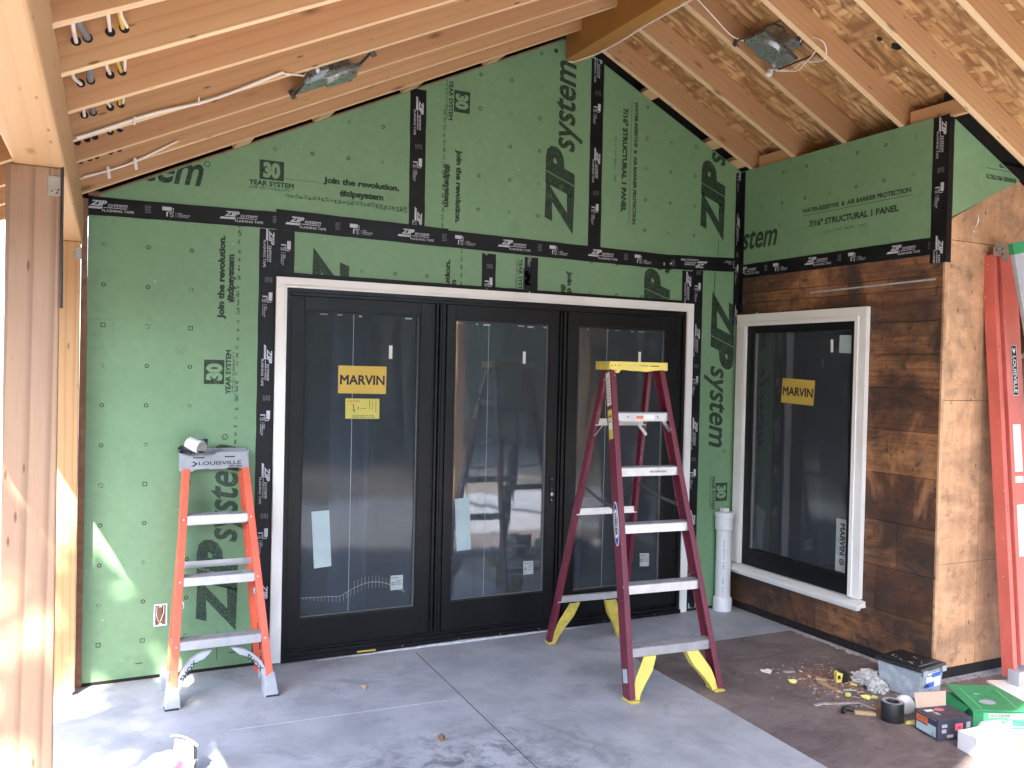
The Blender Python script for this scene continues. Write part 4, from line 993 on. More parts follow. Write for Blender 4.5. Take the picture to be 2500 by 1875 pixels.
# ---- six foot maroon step ladder
ml = thing('step_ladder', (2.775, -.785, 0), 'tall maroon step ladder with a yellow top standing open before the right door', 'ladder', rot=(0, 0, R(-4)))
FS = (.485) / 1.69; HB, HT = .280, .172
def fy(z): return -.53 + FS * z
def hx(z): return HB - (HB - HT) * z / 1.69
wdir = Vector((0, 1, -FS)).normalized()
frails = []
for s in (-1, 1):
    p0 = (s * HB, fy(0) + .0375, .008); p1 = (s * HT, fy(1.69) + .0375, 1.69); frails.append((s, p0, p1))
    o = MB().mat('maroon').channel(p0, p1, wdir, (-s, 0, 0), .075, .032, .005).build('front_rail', ml, world=False, bevel=.002)
    if s < 0:
        fd = (-s, 0, 0)
        mb = rail_plate(MB().mat('white'), p0, p1, wdir, fd, 1.475, 1.655, .045); mb.mat('greylabel')
        for k in range(9): rail_plate(mb, p0, p1, wdir, fd, 1.49 + k * .016, 1.497 + k * .016, .036, .0018)
        mb.build('label', o, world=False)
        mb = rail_plate(MB().mat('ylabel2'), p0, p1, wdir, fd, 1.295, 1.452, .045); mb.mat('white'); rail_plate(mb, p0, p1, wdir, fd, 1.345, 1.40, .036, .0017); mb.mat('blueprint'); rail_plate(mb, p0, p1, wdir, fd, 1.385, 1.392, .026, .0022); mb.mat('yellow'); rail_plate(mb, p0, p1, wdir, fd, 1.43, 1.446, .036, .0018); mb.mat('printdark'); rail_plate(mb, p0, p1, wdir, fd, 1.413, 1.420, .03, .0019)
        mb.build('label', o, world=False)
        q0, q1, d, ww, n = rail_frame(p0, p1, wdir, fd); c = q0 + (q1 - q0) * ((.855 - .008) / 1.682)
        mb = MB().mat('white'); el = lambda k, a, b: [(a * math.cos(6.283 * i / k), b * math.sin(6.283 * i / k)) for i in range(k)]
        mb.prism(el(36, .118, .027), c, d, ww, n * .0014); mb.mat('printblue'); mb.prism(el(36, .111, .022), c, d, ww, n * .0019)
        mb.mat('white').prism([(-.066, -.016), (.066, -.016), (.078, 0), (.066, .016), (-.066, .016), (-.078, 0)], c, d, ww, n * .0023)
        p = P2().mat('printdark'); p.text('WERNER', -.062, -.0105, .124, .021, 0, .05); p.lay(mb, c + n * .0028, -d, -ww); mb.build('label', o, world=False)
        mb = rail_plate(MB().mat('paper'), p0, p1, wdir, fd, .085, .150, .042); mb.build('label', o, world=False)
bw0, bs = .530, -.44 / 1.68
def by(z): return .530 + bs * z
def bx(z): return .262 - .112 * z / 1.68
bd = Vector((0, 1, -bs)).normalized()
for s in (-1, 1):
    MB().mat('maroon').channel((s * .262, by(0) - .025, .008), (s * .150, by(1.68) - .025, 1.685), bd, (-s, 0, 0), .05, .024, .004).build('rear_rail', ml, world=False, bevel=.0015)
for z in (.25, .55, .85, 1.143, 1.435):
    h = hx(z) - .0055; y = fy(z) + .003; mb = MB().mat('alum'); mb.box(-h, h, y, y + .003, z - .044, z - .001); mb.box(-h, h, y + .004, y + .008, z - .040, z - .001)
    mb.mat('alumd').box(-h, h, y + .0002, y + .074, z - .001, z + .003)
    for k in range(6): mb.box(-h, h, y + .008 + k * .011, y + .013 + k * .011, z + .003, z + .0048)
    mb.mat('alum').box(-h, h, y + .071, y + .074, z - .036, z - .001)
    st = mb.build('step', ml, world=False)
    if z > 1.4:
        mb = MB().mat('orangeprint').box(-.012 - .03, .012 - .01, y - .0006, y, z - .030, z - .014); mb.mat('white').box(.004, .075, y - .0005, y, z - .034, z - .010); mb.build('label', st, world=False); [MB().mat('darksteel').lathe([(.005, 0), (0, .002)], (e * .095, y, z - .02), (0, -1, 0), 8).build('rivet', st, world=False) for e in (-1, 1)]
        for s in (-1, 1):
            mb = MB().mat('alum'); mb.obox((s * (h - .022), y + .012, z - .072), (s * .026, 0, -.030), (0, .007, 0), (.0062, 0, .0055)); mb.build('brace', ml, world=False)
    if abs(z - 1.143) < .01:
        p = P2().mat('printdark'); p.text('THIS LADDER 225 LB', 0, z - .026, .105, .009, 0, .04); p.lay(MB(), (0, y - .0006, 0), (1, 0, 0), (0, 0, 1)).build('label', st, world=False)
for z in (.285, .835, 1.37):
    h = bx(z) - .004; y = by(z) - .046; mb = MB().mat('alum').box(-h, h, y, y + .003, z - .018, z + .018); mb.box(-h, h, y, y + .02, z + .018, z + .021); mb.build('rear_bar', ml, world=False)
    if z > 1.3:
        for s in (-1, 1): MB().mat('alum').obox((s * (h - .028), y + .002, z - .040), (s * .030, 0, -.034), (0, .006, 0), (.0062, 0, .0055)).build('brace', ml, world=False)
prof = [(-.165, .206), (-.092, .206), (-.125, .135), (-.172, .083), (-.205, .040), (-.222, .006), (-.252, .006), (-.246, .06), (-.228, .112)]
for s in (-1, 1):
    pr = [(-s * u if s > 0 else u, v) for u, v in prof]
    mb = MB().mat('yellow'); pp = [(s * abs(u), v) for u, v in prof]
    mb.prism(pp, (0, fy(0) + .008, 0), (1, 0, 0), (0, FS, 1), (0, .007, 0)); inner = [pp[1], pp[2], pp[3], pp[4], pp[5]]
    for a, b in zip(inner, inner[1:]): mb.prism([a, b, (b[0] + s * .006, b[1]), (a[0] + s * .006, a[1])], (0, fy(0) + .015, 0), (1, 0, 0), (0, FS, 1), (0, .045, 0))
    mb.build('foot_brace', ml, world=False, bevel=.002)
    mb = MB().mat('footyellow'); pq = [(s * abs(u) * .96, v * 1.25) for u, v in prof]
    mb.prism(pq, (0, by(0) - .05, 0), (1, 0, 0), (0, bs, 1), (0, .006, 0)); inn = [pq[1], pq[2], pq[3], pq[4], pq[5]]
    for a, b in zip(inn, inn[1:]): mb.prism([a, b, (b[0] + s * .005, b[1]), (a[0] + s * .005, a[1])], (0, by(0) - .044, 0), (1, 0, 0), (0, bs, 1), (0, .03, 0))
    mb.build('foot_brace', ml, world=False, bevel=.002)
    MB().mat('footyellow').box(s * .283 - (.0 if s < 0 else .058), s * .283 + (.058 if s < 0 else 0), fy(0) - .008, fy(0) + .083, 0, .012).build('foot', ml, world=False, bevel=.003)
    MB().mat('footyellow').box(s * .266 - (.0 if s < 0 else .045), s * .266 + (.045 if s < 0 else 0), by(0) - .056, by(0) + .004, 0, .012).build('foot', ml, world=False, bevel=.003)
    x = hx(.93) - .012; xb = bx(.98) - .008
    mb = MB().mat('darksteel'); A = Vector((s * x, fy(.93) + .06, .925)); B = Vector((s * xb, by(.99) - .04, 1.0)); C = (A + B) / 2 + Vector((0, 0, -.012))
    for a, b in ((A, C), (C, B)): dd = (b - a); mb.obox((a + b) / 2, dd / 2 * 1.03, Vector((.002, 0, 0)), Vector((0, 0, .0085)))
    mb.build('spreader', ml, world=False)
mb = MB().mat('yellow'); W2 = .186; wave = [(-W2, 1.676), (-.158, 1.672), (-.146, 1.655), (-.128, 1.655), (-.112, 1.676), (-.05, 1.668), (0, 1.668), (.05, 1.664), (.10, 1.672), (.15, 1.676), (W2, 1.674), (W2, 1.718), (-W2, 1.719)]
mb.prism(wave, (0, -.062, 0), (1, 0, 0), (0, 0, 1), (0, .006, 0)); mb.box(-W2, W2, -.0558, .105, 1.709, 1.7185); mb.box(-W2, W2, .0995, .105, 1.672, 1.7088)
for s in (-1, 1): mb.box(s * W2 - .003, s * W2 + .003, -.0555, .0994, 1.672, 1.7088)
cap = mb.build('top_cap', ml, world=False, bevel=.002)
MB().mat('printdark').box(.075, .130, -.0632, -.062, 1.695, 1.700).build('cap_slot', cap, world=False); mb = MB()
for x, z in ((-.172, 1.695), (-.150, 1.698), (-.127, 1.698), (-.148, 1.668)): MB().mat('printdark').lathe([(.0038, 0), (0, .0015)], (x, -.062, z), (0, -1, 0), 8).build('cap_bolt', cap, world=False)
p = P2().mat('greylabel'); p.text('SAFETY FIRST  <', -.075, 1.694, .066, .007, 0, .02); p.mat('windowgrey').text('< WERNER >', -.006, 1.694, .075, .0075, 0, .04); p.lay(mb, (0, -.0628, 0), (1, 0, 0), (0, 0, 1)); mb.build('cap_print', cap, world=False)

# ---- short orange step ladder folded against the green wall
ol = thing('step_ladder', (.62, -.25, 0), 'short orange step ladder with grey top leaning folded against the green wall', 'ladder')
OS = .36 / 1.10
def oy(z): return -.245 + OS * z
def ox(z): return .252 - .085 * z / 1.10
od = Vector((0, 1, -OS)).normalized()
for s in (-1, 1):
    o = MB().mat('orange').channel((s * ox(.03), oy(.03) + .030, .03), (s * ox(1.10), oy(1.10) + .030, 1.10), od, (-s, 0, 0), .06, .036, .005).build('front_rail', ol, world=False, bevel=.002)
    for z in (.10, .265, .56, .855):
        for k in ((0, 0),) if z == .10 else ((0, .011), (0, -.011)): MB().mat('alum').lathe([(.0055, 0), (.0045, .003), (0, .0035)], (s * (ox(z) - .020), oy(z) - .001, z - .005 + k[1]), (0, -1, 0), 10).build('rivet', o, world=False)
    MB().mat('orange').channel((s * (ox(.03) - .012), .075, .02), (s * (ox(1.10) - .012), .195, 1.08), (0, 1, -.11), (-s, 0, 0), .045, .028, .004).build('rear_rail', ol, world=False, bevel=.0015)
    mb = MB().mat('capgrey')
    a = [(s * (ox(0) + .016), 0), (s * (ox(0) - .056), 0), (s * (ox(.1) - .044), .085), (s * (ox(.1) + .006), .115)]
    mb.prism(a, (0, oy(0) - .006, 0), (1, 0, 0), (0, OS, 1), (0, .085, 0)); mb.mat('blackplastic').prism([(s * (ox(0) + .018), -.0), (s * (ox(0) - .05), -.0), (s * (ox(0) - .05), .008), (s * (ox(0) + .018), .008)], (0, oy(0) - .010, 0), (1, 0, 0), (0, 0, 1), (0, .06, 0))
    mb.build('foot', ol, world=False, bevel=.004)
    MB().mat('capgrey').box(s * (ox(0) - .012) - .022, s * (ox(0) - .012) + .022, .045, .105, 0, .09).build('foot', ol, world=False, bevel=.004)
    cv = []; cin = []
    for i in range(9):
        t = i / 8; a = t * 1.45; cv.append((s * (.045 + .185 * math.sin(a)), .035 + .205 * math.cos(a))); cin.append((s * (.085 + .118 * math.sin(a) ** 1.2), .03 + .175 * math.cos(a)))
    mb = MB().mat('capgrey'); 
    for i in range(8): mb.prism([cv[i], cv[i + 1], cin[i + 1], cin[i]], (0, oy(0) + .004, 0), (1, 0, 0), (0, OS, 1), (0, .03, 0))
    br = mb.build('foot_brace', ol, world=False)
    p = P2().mat('printdark'); p.text('SHOX', s * .150, .155, .105, .020, -48 if s > 0 else 48, .03, anchor='c'); p.lay(MB(), (0, oy(0) + .0025, 0), (1, 0, 0), (0, OS, 1)).build('label', br, world=False)
for z in (.292, .583, .877):
    h = ox(z) - .0055; y = oy(z) + .001; mb = MB().mat('alum'); mb.box(-h + .03, h - .03, y - .002, y + .003, z - .042, z - .001); mb.box(-h, h, y + .006, y + .010, z - .040, z - .001)
    mb.mat('alumd').box(-h, h, y + .0032, y + .078, z - .001, z + .002)
    for k in range(6): mb.box(-h, h, y + .010 + k * .011, y + .014 + k * .011, z + .002, z + .0036)
    mb.mat('alum').box(-h, h, y + .074, y + .078, z - .03, z - .001); mb.build('step', ol, world=False)
for z in (.235, .612, .83):
    h = ox(z) - .018; yy = .075 + .12 * z / 1.08; MB().mat('alum').box(-h, h, yy - .03, yy - .026, z - .017, z + .017).build('rear_bar', ol, world=False)
MB().mat('galv').box(ox(.5) - .046, ox(.5) - .018, oy(.5) + .014, oy(.5) + .022, .475, .508).build('latch', ol, world=False, bevel=.002)
MB().mat('galv').box(-ox(.45) + .036, -ox(.45) + .046, oy(.45) + .005, oy(.45) + .016, .44, .475).build('latch', ol, world=False, bevel=.002)
mb = MB().mat('capgrey'); yf = .10
ap = [(-.172, 1.086), (-.118, 1.086), (-.098, 1.100), (-.03, 1.103), (-.028, 1.099), (.06, 1.100), (.062, 1.106), (.125, 1.105), (.14, 1.096), (.175, 1.094), (.168, 1.19), (.008, 1.189), (-.004, 1.178), (-.128, 1.172), (-.148, 1.182), (-.168, 1.184)]
mb.prism(ap, (0, yf, 0), (1, 0, 0), (0, .06, 1), (0, .010, 0))
OY = lambda z: yf + .06 * z
mb.box(-.170, .170, OY(1.16) + .0105, .238, 1.150, 1.168); mb.box(-.172, .172, .230, .240, 1.10, 1.205); mb.box(-.176, -.166, OY(1.16) + .0105, .2295, 1.09, 1.196); mb.box(.166, .176, OY(1.16) + .0105, .2295, 1.09, 1.196)
mb.mat('blackdark').box(-.112, -.054, OY(1.163) - .0014, OY(1.163) + .002, 1.158, 1.164); mb.box(.048, .102, OY(1.165) - .0014, OY(1.165) + .002, 1.161, 1.167)
oc = mb.build('top_cap', ol, world=False, bevel=.003)
p = P2().mat('printdark'); p.text('LOUISVILLE', -.082, 1.122, .215, .0185, 0.6, .012); p.text('300 LBS/', .068, 1.110, .070, .009, 0.6, .03)
p.poly([(-.122, 1.141), (-.105, 1.141), (-.086, 1.130), (-.098, 1.130)]); p.poly([(-.098, 1.130), (-.086, 1.130), (-.106, 1.116), (-.122, 1.116)])
p.lay(MB(), (0, yf - .0014, 0), (1, 0, 0), (0, .06, 1)).build('cap_print', oc, world=False)
# empty tape core lying on the ladder top
c = Vector((.515, -.125, 1.228)); ax = Vector((.60, -.72, -.22)).normalized()
tr = thing('tape_core', c - Vector((0, 0, .035)), 'empty white tape core lying on the grey top of the short ladder', 'tape core')
MB().mat('white').lathe([(.036, -.042), (.036, .042)], c, ax, 32).mat('white').lathe([(.036, .042), (.0325, .042)], c, ax, 32).mat('brown').lathe([(.0325, .0418), (.0325, -.0418)], c, ax, 32).build('core', tr, smooth=True)
mb = MB().mat('blackplastic'); x = ax.orthogonal().normalized(); random.seed(4)
for (o, a, b, cc) in (((-.045, -.005, -.018), (.035, -.008, -.012), (.01, .02, .004), (.002, .002, .006)), ((.012, .03, .022), (.030, -.018, -.012), (.006, .012, .004), (.0, .006, .007)), ((-.01, -.01, -.030), (.035, -.03, -.004), (.012, .014, .0), (0, 0, .003)), ((-.055, .015, -.024), (.02, .01, .004), (.004, .02, .002), (0, .002, .008)), ((.045, .045, .012), (.012, .03, -.004), (.012, -.008, .004), (.002, .004, .018)), ((-.02, .0, -.031), (.05, -.045, 0), (.012, .014, 0), (0, 0, .004))):
    mb.obox(c + Vector(o), a, b, cc)
mb.build('tape_scrap', tr, bevel=.004)

# ---- red ladder and grey ladder leaning at the right edge
rl = thing('extension_ladder', (4.75, -1.9, 0), 'red extension ladder leaning on the weathered orange boards', 'ladder')
RS = (-1.715 + 1.925) / 2.42
def ry(z): return -1.925 + RS * z
rd = Vector((0, 1, -RS)).normalized()
for x, s in ((4.515, 1), (4.975, -1)):
    o = MB().mat('red').channel((x, ry(.05) + .035, .05), (x, ry(2.36) + .035, 2.36), rd, (s, 0, 0), .07, .034, .005).build('base_rail', rl, bevel=.002)
    for z in (.95, .97, 1.85): MB().mat('darksteel').lathe([(.006, 0), (0, .003)], (x + s * .017, ry(z) - .001, z), (0, -1, 0), 8).build('rivet', o)
    o2 = MB().mat('red').channel((x + s * .118, ry(.12) - .012, .12), (x + s * .118, ry(2.40) - .012, 2.40), (1, 0, 0), (0, 1, .09), .136, .03, .004).build('fly_rail', rl, bevel=.002)
    if s > 0:
        mb = MB().mat('blackdark'); e = lambda z: ry(z) - .0128
        mb.hexa([(4.610, e(1.58), 1.58), (4.658, e(1.58), 1.58), (4.658, e(1.58) + .001, 1.58), (4.610, e(1.58) + .001, 1.58), (4.610, e(1.86), 1.86), (4.658, e(1.86), 1.86), (4.658, e(1.86) + .001, 1.86), (4.610, e(1.86) + .001, 1.86)])
        p = P2().mat('white'); p.frame(.0, 0, .28, .048, .003); p.text('LOUISVILLE', .06, .012, .205, .026, 0, .02); p.poly([(.012, .036), (.03, .036), (.048, .024), (.03, .012), (.012, .012), (.028, .024)])
        p.lay(mb, (4.610, e(1.86) - .0008, 1.86), (0, -RS, -1), (1, 0, 0)); mb.build('label', o2)
        for z0, z1 in ((1.16, 1.42), (.70, .98), (1.10, 1.135)): MB().mat('white').hexa([(4.594, e(z0), z0), (4.66, e(z0), z0), (4.66, e(z0) + .001, z0), (4.594, e(z0) + .001, z0), (4.594, e(z1), z1), (4.66, e(z1), z1), (4.66, e(z1) + .001, z1), (4.594, e(z1) + .001, z1)]).build('label', o2)
mb = MB().mat('alum')
mb = MB().mat('galv'); yy = ry(2.38) - .018
mb.prism([(4.498, 2.385), (4.512, 2.425), (4.63, 2.43), (4.63, 2.33), (4.585, 2.335), (4.56, 2.352), (4.508, 2.352)], (0, yy, 0), (1, 0, 0), (0, 0, 1), (0, .004, 0)); mb.mat('darksteel')
for x, z in ((4.525, 2.385), (4.568, 2.392), (4.572, 2.365)): mb.lathe([(.007, 0), (0, .003)], (x, yy, z), (0, -1, 0), 8)
mb.build('rail_bracket', rl)
for k in range(7):
    z = .28 + .305 * k; MB().mat('alum').tube([(4.52, ry(z) + .035, z), (4.97, ry(z) + .035, z)], .015, 10).build('rung', rl)
for x in (4.53, 4.96): MB().mat('capgrey').box(x - .03, x + .03, -1.96, -1.89, 0, .10).build('foot', rl, bevel=.006)
gl = thing('grey_ladder', (4.7, -1.97, 0), 'grey ladder with round rail holes leaning in front of the red ladder', 'ladder')
ga = Vector((4.425, -1.88, 2.395)); gb = Vector((4.985, -2.0, .02)); gd = (gb - ga).normalized(); gn = Vector((-.2, -1, 0)); gn = (gn - gd * gn.dot(gd)).normalized(); gw = gn.cross(gd).normalized()
if gw.x < 0: gw = -gw
off = gw * .045
o = MB().mat('capgrey').obox((ga + gb) / 2 + off, gd * ((gb - ga).length / 2), gw * .042, gn * .014).build('rail', gl, bevel=.004)
for t in (.20, .345, .49, .63, .78): MB().mat('blackdark').lathe([(.019, 0), (0, .0004)], ga + (gb - ga) * t + off * .85 + gn * .0142, gn, 18).build('rail_hole', o)
mb = MB(); q = ga + (gb - ga) * .235 + off + gn * .0145; p = P2()
p.mat('white'); p.poly([(.11 * math.cos(6.283 * i / 30), .034 * math.sin(6.283 * i / 30)) for i in range(30)]); p.lay(mb, q, gd, gw); p = P2().mat('printblue'); p.poly([(-.110, 0), (-.09, .02), (-.06, .029), (-.06, -.029), (-.09, -.02)]); p.lay(mb, q + gn * .0006, gd, gw)
p = P2().mat('printdark'); p.text('WERNER', -.055, -.012, .14, .024, 0, .05); p.lay(mb, q + gn * .0008, gd, gw.cross(Vector((0, 0, 0))) if False else -gw if gn.dot(gd.cross(-gw)) > 0 else gw); mb.build('label', o)
MB().mat('boxgreen').obox(ga + (gb - ga) * .013 + off, gd * .030, gw * .044, gn * .0165).build('tape_wrap', o)
MB().mat('capgrey').obox((ga + gb) / 2 + off + gw * .40, gd * ((gb - ga).length / 2), gw * .042, gn * .014).build('rail', gl, bevel=.004)
for k in range(7): t = .10 + .12 * k; a = ga + (gb - ga) * t + off; MB().mat('alum').tube([a, a + gw * .40], .015, 10).build('rung', gl)

# ================================================================== PVC pipe in the corner
pv = thing('pvc_pipe', (4.065, -.062, 0), 'capped white plastic pipe standing in the inner corner', 'pipe')
o = Vector((4.065, -.062, 0))
MB().mat('whiteplastic').lathe([(.053, .05), (.053, .62)], o, n=32).build('pipe', pv, smooth=True)
MB().mat('whiteplastic').lathe([(.0, 0), (.065, 0), (.065, .088), (.058, .097), (.053, .097)], o, n=32).build('bottom_coupling', pv, smooth=True)
MB().mat('whiteplastic').lathe([(.053, .568), (.064, .572), (.064, .655), (.069, .660), (.069, .690), (.062, .694), (0, .695)], o, n=32).build('top_cap', pv, smooth=True)
MB().mat('whiteplastic').box(o.x - .023, o.x + .023, o.y - .023, o.y + .023, .694, .722).build('plug', pv, bevel=.004)
mb = MB(); p = P2().mat('windowgrey'); p.text('PVC DWV  4 IN', -.50, -.004, .20, .010, 0, .02); p.text('NSF  A S T M', -.24, -.004, .16, .008, 0, .02)
vd = Vector((-.62, -.78, 0)).normalized(); p.lay(mb, o + vd * .0536, (0, 0, -1), vd.cross(Vector((0, 0, 1))) * -1); mb.build('pipe_print', pv)

# ================================================================== recessed lights
def can_light(loc, rot, label, ybars, plate, ring, jb, bulb, wires):
    o = thing('recessed_light', loc, label, 'light housing', 'recessed light housings', rot=rot)
    x0, x1, y0, y1 = plate; cx, cy, r = ring; mb = MB().mat('galv'); n = 40; vs = []; fs = []
    near = {round(math.atan2(Y - cy, X - cx) / 6.28318 * n) % n: (X, Y) for X in (x0, x1) for Y in (y0, y1)}
    for i in range(n):
        a = 6.28318 * i / n; c, s = math.cos(a), math.sin(a); k = min((x1 - cx if c > 0 else cx - x0) / max(abs(c), 1e-6), (y1 - cy if s > 0 else cy - y0) / max(abs(s), 1e-6)); k = max(k, r + .003)
        for z in (0, .0015): vs += [(cx + c * r, cy + s * r, z), (*near.get(i, (cx + c * k, cy + s * k)), z)]
    for i in range(n):
        a = 4 * i; b = 4 * ((i + 1) % n); fs += [(a, a + 1, b + 1, b), (a + 2, b + 2, b + 3, a + 3), (a + 1, a + 3, b + 3, b + 1)]
    mb.add(vs, fs); mb.box(x0, x1, y0 - .002, y0, 0, .022); mb.box(x0, x1, y1, y1 + .002, 0, .022)
    mb.mat('alum')
    for k in range(9): mb.lathe([(.0035, 0), (0, -.001)], (x1 - .012 - .011 * (k % 5), y0 + .018 + .016 * (k // 5) + .004 * (k % 2), -.0003), (0, 0, 1), 6)
    mb.mat('blackdark').box(x0 + .02, x0 + .034, y0 + .03, y0 + .035, -.0008, 0); mb.build('mounting_plate', o, world=False)
    MB().mat('galv').lathe([(r, -.016), (r + .0015, -.016), (r + .0015, .105)], (cx, cy, 0), n=40).build('trim_ring', o, world=False, smooth=True)
    MB().mat('galv').lathe([(r - .002, -.002), (r - .002, .118), (r - .02, .128), (0, .128)], (cx, cy, 0), n=40).mat('blackdark').box(cx - .05, cx - .012, cy + .03, cy + .05, .121, .123).build('can', o, world=False, smooth=True)
    for x, ya, yb in ybars: MB().mat('darksteel').box(x, x + .0025, ya, yb, .002, .014).box(x - .004, x + .02, ya - .0015, ya + .0015, -.012, .028).box(x - .004, x + .02, yb - .0015, yb + .0015, -.012, .028).build('hanger_bar', o, world=False)
    MB().mat('galv').box(*jb).build('junction_box', o, world=False, bevel=.002)
    mb = MB().mat('whiteplastic').lathe([(.017, 0), (.018, -.03), (.016, -.034), (0, -.034)], bulb, n=18); mb.mat('darksteel').tube([bulb, (bulb[0] - .02, bulb[1] - .03, .02), (cx + r * .6, cy, .06)], .003, 6); mb.build('lamp_socket', o, world=False)
    for w in wires: MB().mat('cablewhite').tube(smooth_pts(w), .0036, 8).build('wire', o, world=False, smooth=True)
    return o
def smooth_pts(p, n=6):
    P = [Vector(q) for q in p]; out = []
    for i in range(len(P) - 1):
        a = P[max(i - 1, 0)]; b = P[i]; c = P[i + 1]; d = P[min(i + 2, len(P) - 1)]
        for k in range(n):
            t = k / n; out.append(.5 * ((2 * b) + (c - a) * t + (2 * a - 5 * b + 4 * c - d) * t * t + (3 * b - a - 3 * c + d) * t ** 3))
    return out + [P[-1]]
can_light((3.42, -1.105, MR(3.42) + .002), (0, AR, 0), 'galvanised recessed light housing between the right hand rafters with looping white wires',
          [(-.150, -.235, .147), (.148, -.235, .147)], (-.132, .132, -.085, .080), (-.010, .006, .070), (.00, .065, -.175, -.105, .012, .065), (.125, .11, -.004),
          [[(.03, -.165, .05), (-.02, -.215, .05), (.02, -.265, .03), (.12, -.235, .01), (.17, -.12, .0), (.20, -.02, .0), (.16, .06, .01), (.13, .105, .0)], [(.05, -.17, .03), (.03, -.24, .03), (.10, -.31, .01), (.20, -.23, 0), (.17, -.10, .01), (.19, .02, .01), (.14, .09, .0)]])
can_light((.945, -1.10, ML(.945) - .012), (0, -AL, 0), 'galvanised recessed light housing among the left rafters at the end of the white cable',
          [(-.175, -.268, .095), (.10, -.268, .095)], (-.158, .112, -.090, .085), (.036, .0, .073), (-.12, -.055, -.155, -.095, .014, .07), (-.12, -.17, .05),
          [[(-.115, -.15, .04), (-.14, -.20, .03), (-.09, -.235, .05), (-.02, -.21, .07), (.0, -.16, .09)], [(-.30, -.312, .02), (-.24, -.30, .0), (-.20, -.24, .005), (-.16, -.18, .03), (-.12, -.14, .04)]])

# ================================================================== cables
def hx_face(y): return -.022 + .0342 * y
def run_cable(off, up, mat, r, y0, y1, label, seed, group='cables drilled through the left rafters'):
    random.seed(seed); pts = []; y = y0
    for i, yr in enumerate(LY):
        if yr > y1 + .3 or yr < y0: continue
        x = hx_face(yr) + off; pts.append((x, yr - .003, ML(x) + up)); pts.append((x, yr + T + .003, ML(x) + up))
        if yr + .4 < y1 + .01: pts.append((x + random.uniform(-.012, .012), yr + .22, ML(x) + up - random.uniform(.006, .028)))
    pts.sort(key=lambda q: q[1]); o = MB().mat(mat).tube(smooth_pts(pts, 4), r, 8).build('cable', origin=pts[-1], smooth=True)
    return tag(o, label, 'cable', group)
run_cable(.035, .075, 'cablewhite', .0055, -4.8, -1.7, 'white cable threaded through the left rafters closest to the header', 1)
run_cable(.062, .080, 'cablegrey', .010, -4.8, -1.7, 'thick grey cable threaded through the left rafters', 2)
run_cable(.118, .082, 'cablewhite', .0050, -4.8, -1.25, 'white cable threaded through the left rafters, second from the header', 3)
run_cable(.150, .080, 'cableyellow', .0055, -4.8, -1.7, 'yellow cable threaded through the left rafters', 4)
run_cable(.161, .080, 'cablewhite', .0050, -4.8, -.80, 'white cable running beside the yellow cable through the left rafters', 5)
for yr in LY[1:7]:
    rr = [o for o in COL.objects if o.name.startswith('rafter') and abs(o.location.y - (yr + T / 2)) < 1e-4 and o.location.x < 1][0]
    for off in (.035, .063, .119, .154) + ((-.0,) if yr > -1.2 else ()):
        x = hx_face(yr) + off; s = x / cl + .078 * math.sin(AL); h = MB().mat('blackdark').lathe([(.0135, 0), (0, .0003)], (s, -T / 2 - .0006, .078 * math.cos(AL) + .0), (0, -1, 0), 14).build('drilled_hole', None, world=False); h.parent = rr
yb = LY[3] - .004
pts = [(-.06, yb, ML(-.06) + .004), (.05, yb, ML(.05) + .006), (.2, yb - .002, ML(.2) + .008), (.36, yb - .004, ML(.36) - .006), (.48, yb - .003, ML(.48) - .002), (.60, yb, ML(.60) + .010), (.665, yb, ML(.665) + .016)]
cb = thing('cable', (.3, yb, ML(.3)), 'long white cable stapled along the fourth left rafter to the recessed light', 'cable')
MB().mat('cablewhite').tube(smooth_pts(pts), .0062, 8).build('sheath', cb, smooth=True)
for x in (.13, .352): MB().mat('white').box(x - .003, x + .003, yb - .010, yb + .004, ML(x) - .012, ML(x) + .016).build('staple', cb)
yb = LY[1] - .004
cb = thing('cable', (.12, yb, ML(.12)), 'short white cable strapped at the low end of the second left rafter', 'cable')
MB().mat('cablewhite').tube(smooth_pts([(-.03, yb, ML(-.03) + .004), (.08, yb, ML(.08) - .004), (.17, yb, ML(.17) - .002), (.26, yb, ML(.26) + .012), (.36, yb, ML(.36) + .03)]), .0052, 8).build('sheath', cb, smooth=True)
for x in (.065, .175): MB().mat('white').obox((x + .006, yb - .007, ML(x) - .012), (.006, 0, .002), (0, .0015, 0), (.004, 0, -.026)).build('strap', cb)
cb = thing('cable', (2.84, -1, 3.635), 'thin white cable along the lower right edge of the ridge beam', 'cable')
MB().mat('cablewhite').tube(smooth_pts([(2.748, -.012, 3.634), (2.775, -.03, 3.632), (2.80, -.10, 3.633), (2.835, -.25, 3.634), (2.838, -.5, 3.632), (2.840, -.72, 3.640), (2.838, -1.1, 3.634), (2.837, -2, 3.633), (2.838, -3.4, 3.634), (2.838, -5, 3.634)]), .005, 8).build('sheath', cb, smooth=True)
yb = RYs[2] - .006
cb = thing('cable', (3.1, yb, MR(3.1)), 'white cable coming down the side of a rafter to the right recessed light', 'cable')
MB().mat('cablewhite').tube(smooth_pts([(2.84, yb, MR(2.84) + .09), (2.98, yb, MR(2.98) + .075), (3.12, yb - .002, MR(3.12) + .05), (3.24, yb - .003, MR(3.24) + .03), (3.29, yb - .02, MR(3.29) + .025), (3.35, yb - .06, MR(3.35) + .03)]), .0042, 8).build('sheath', cb, smooth=True)

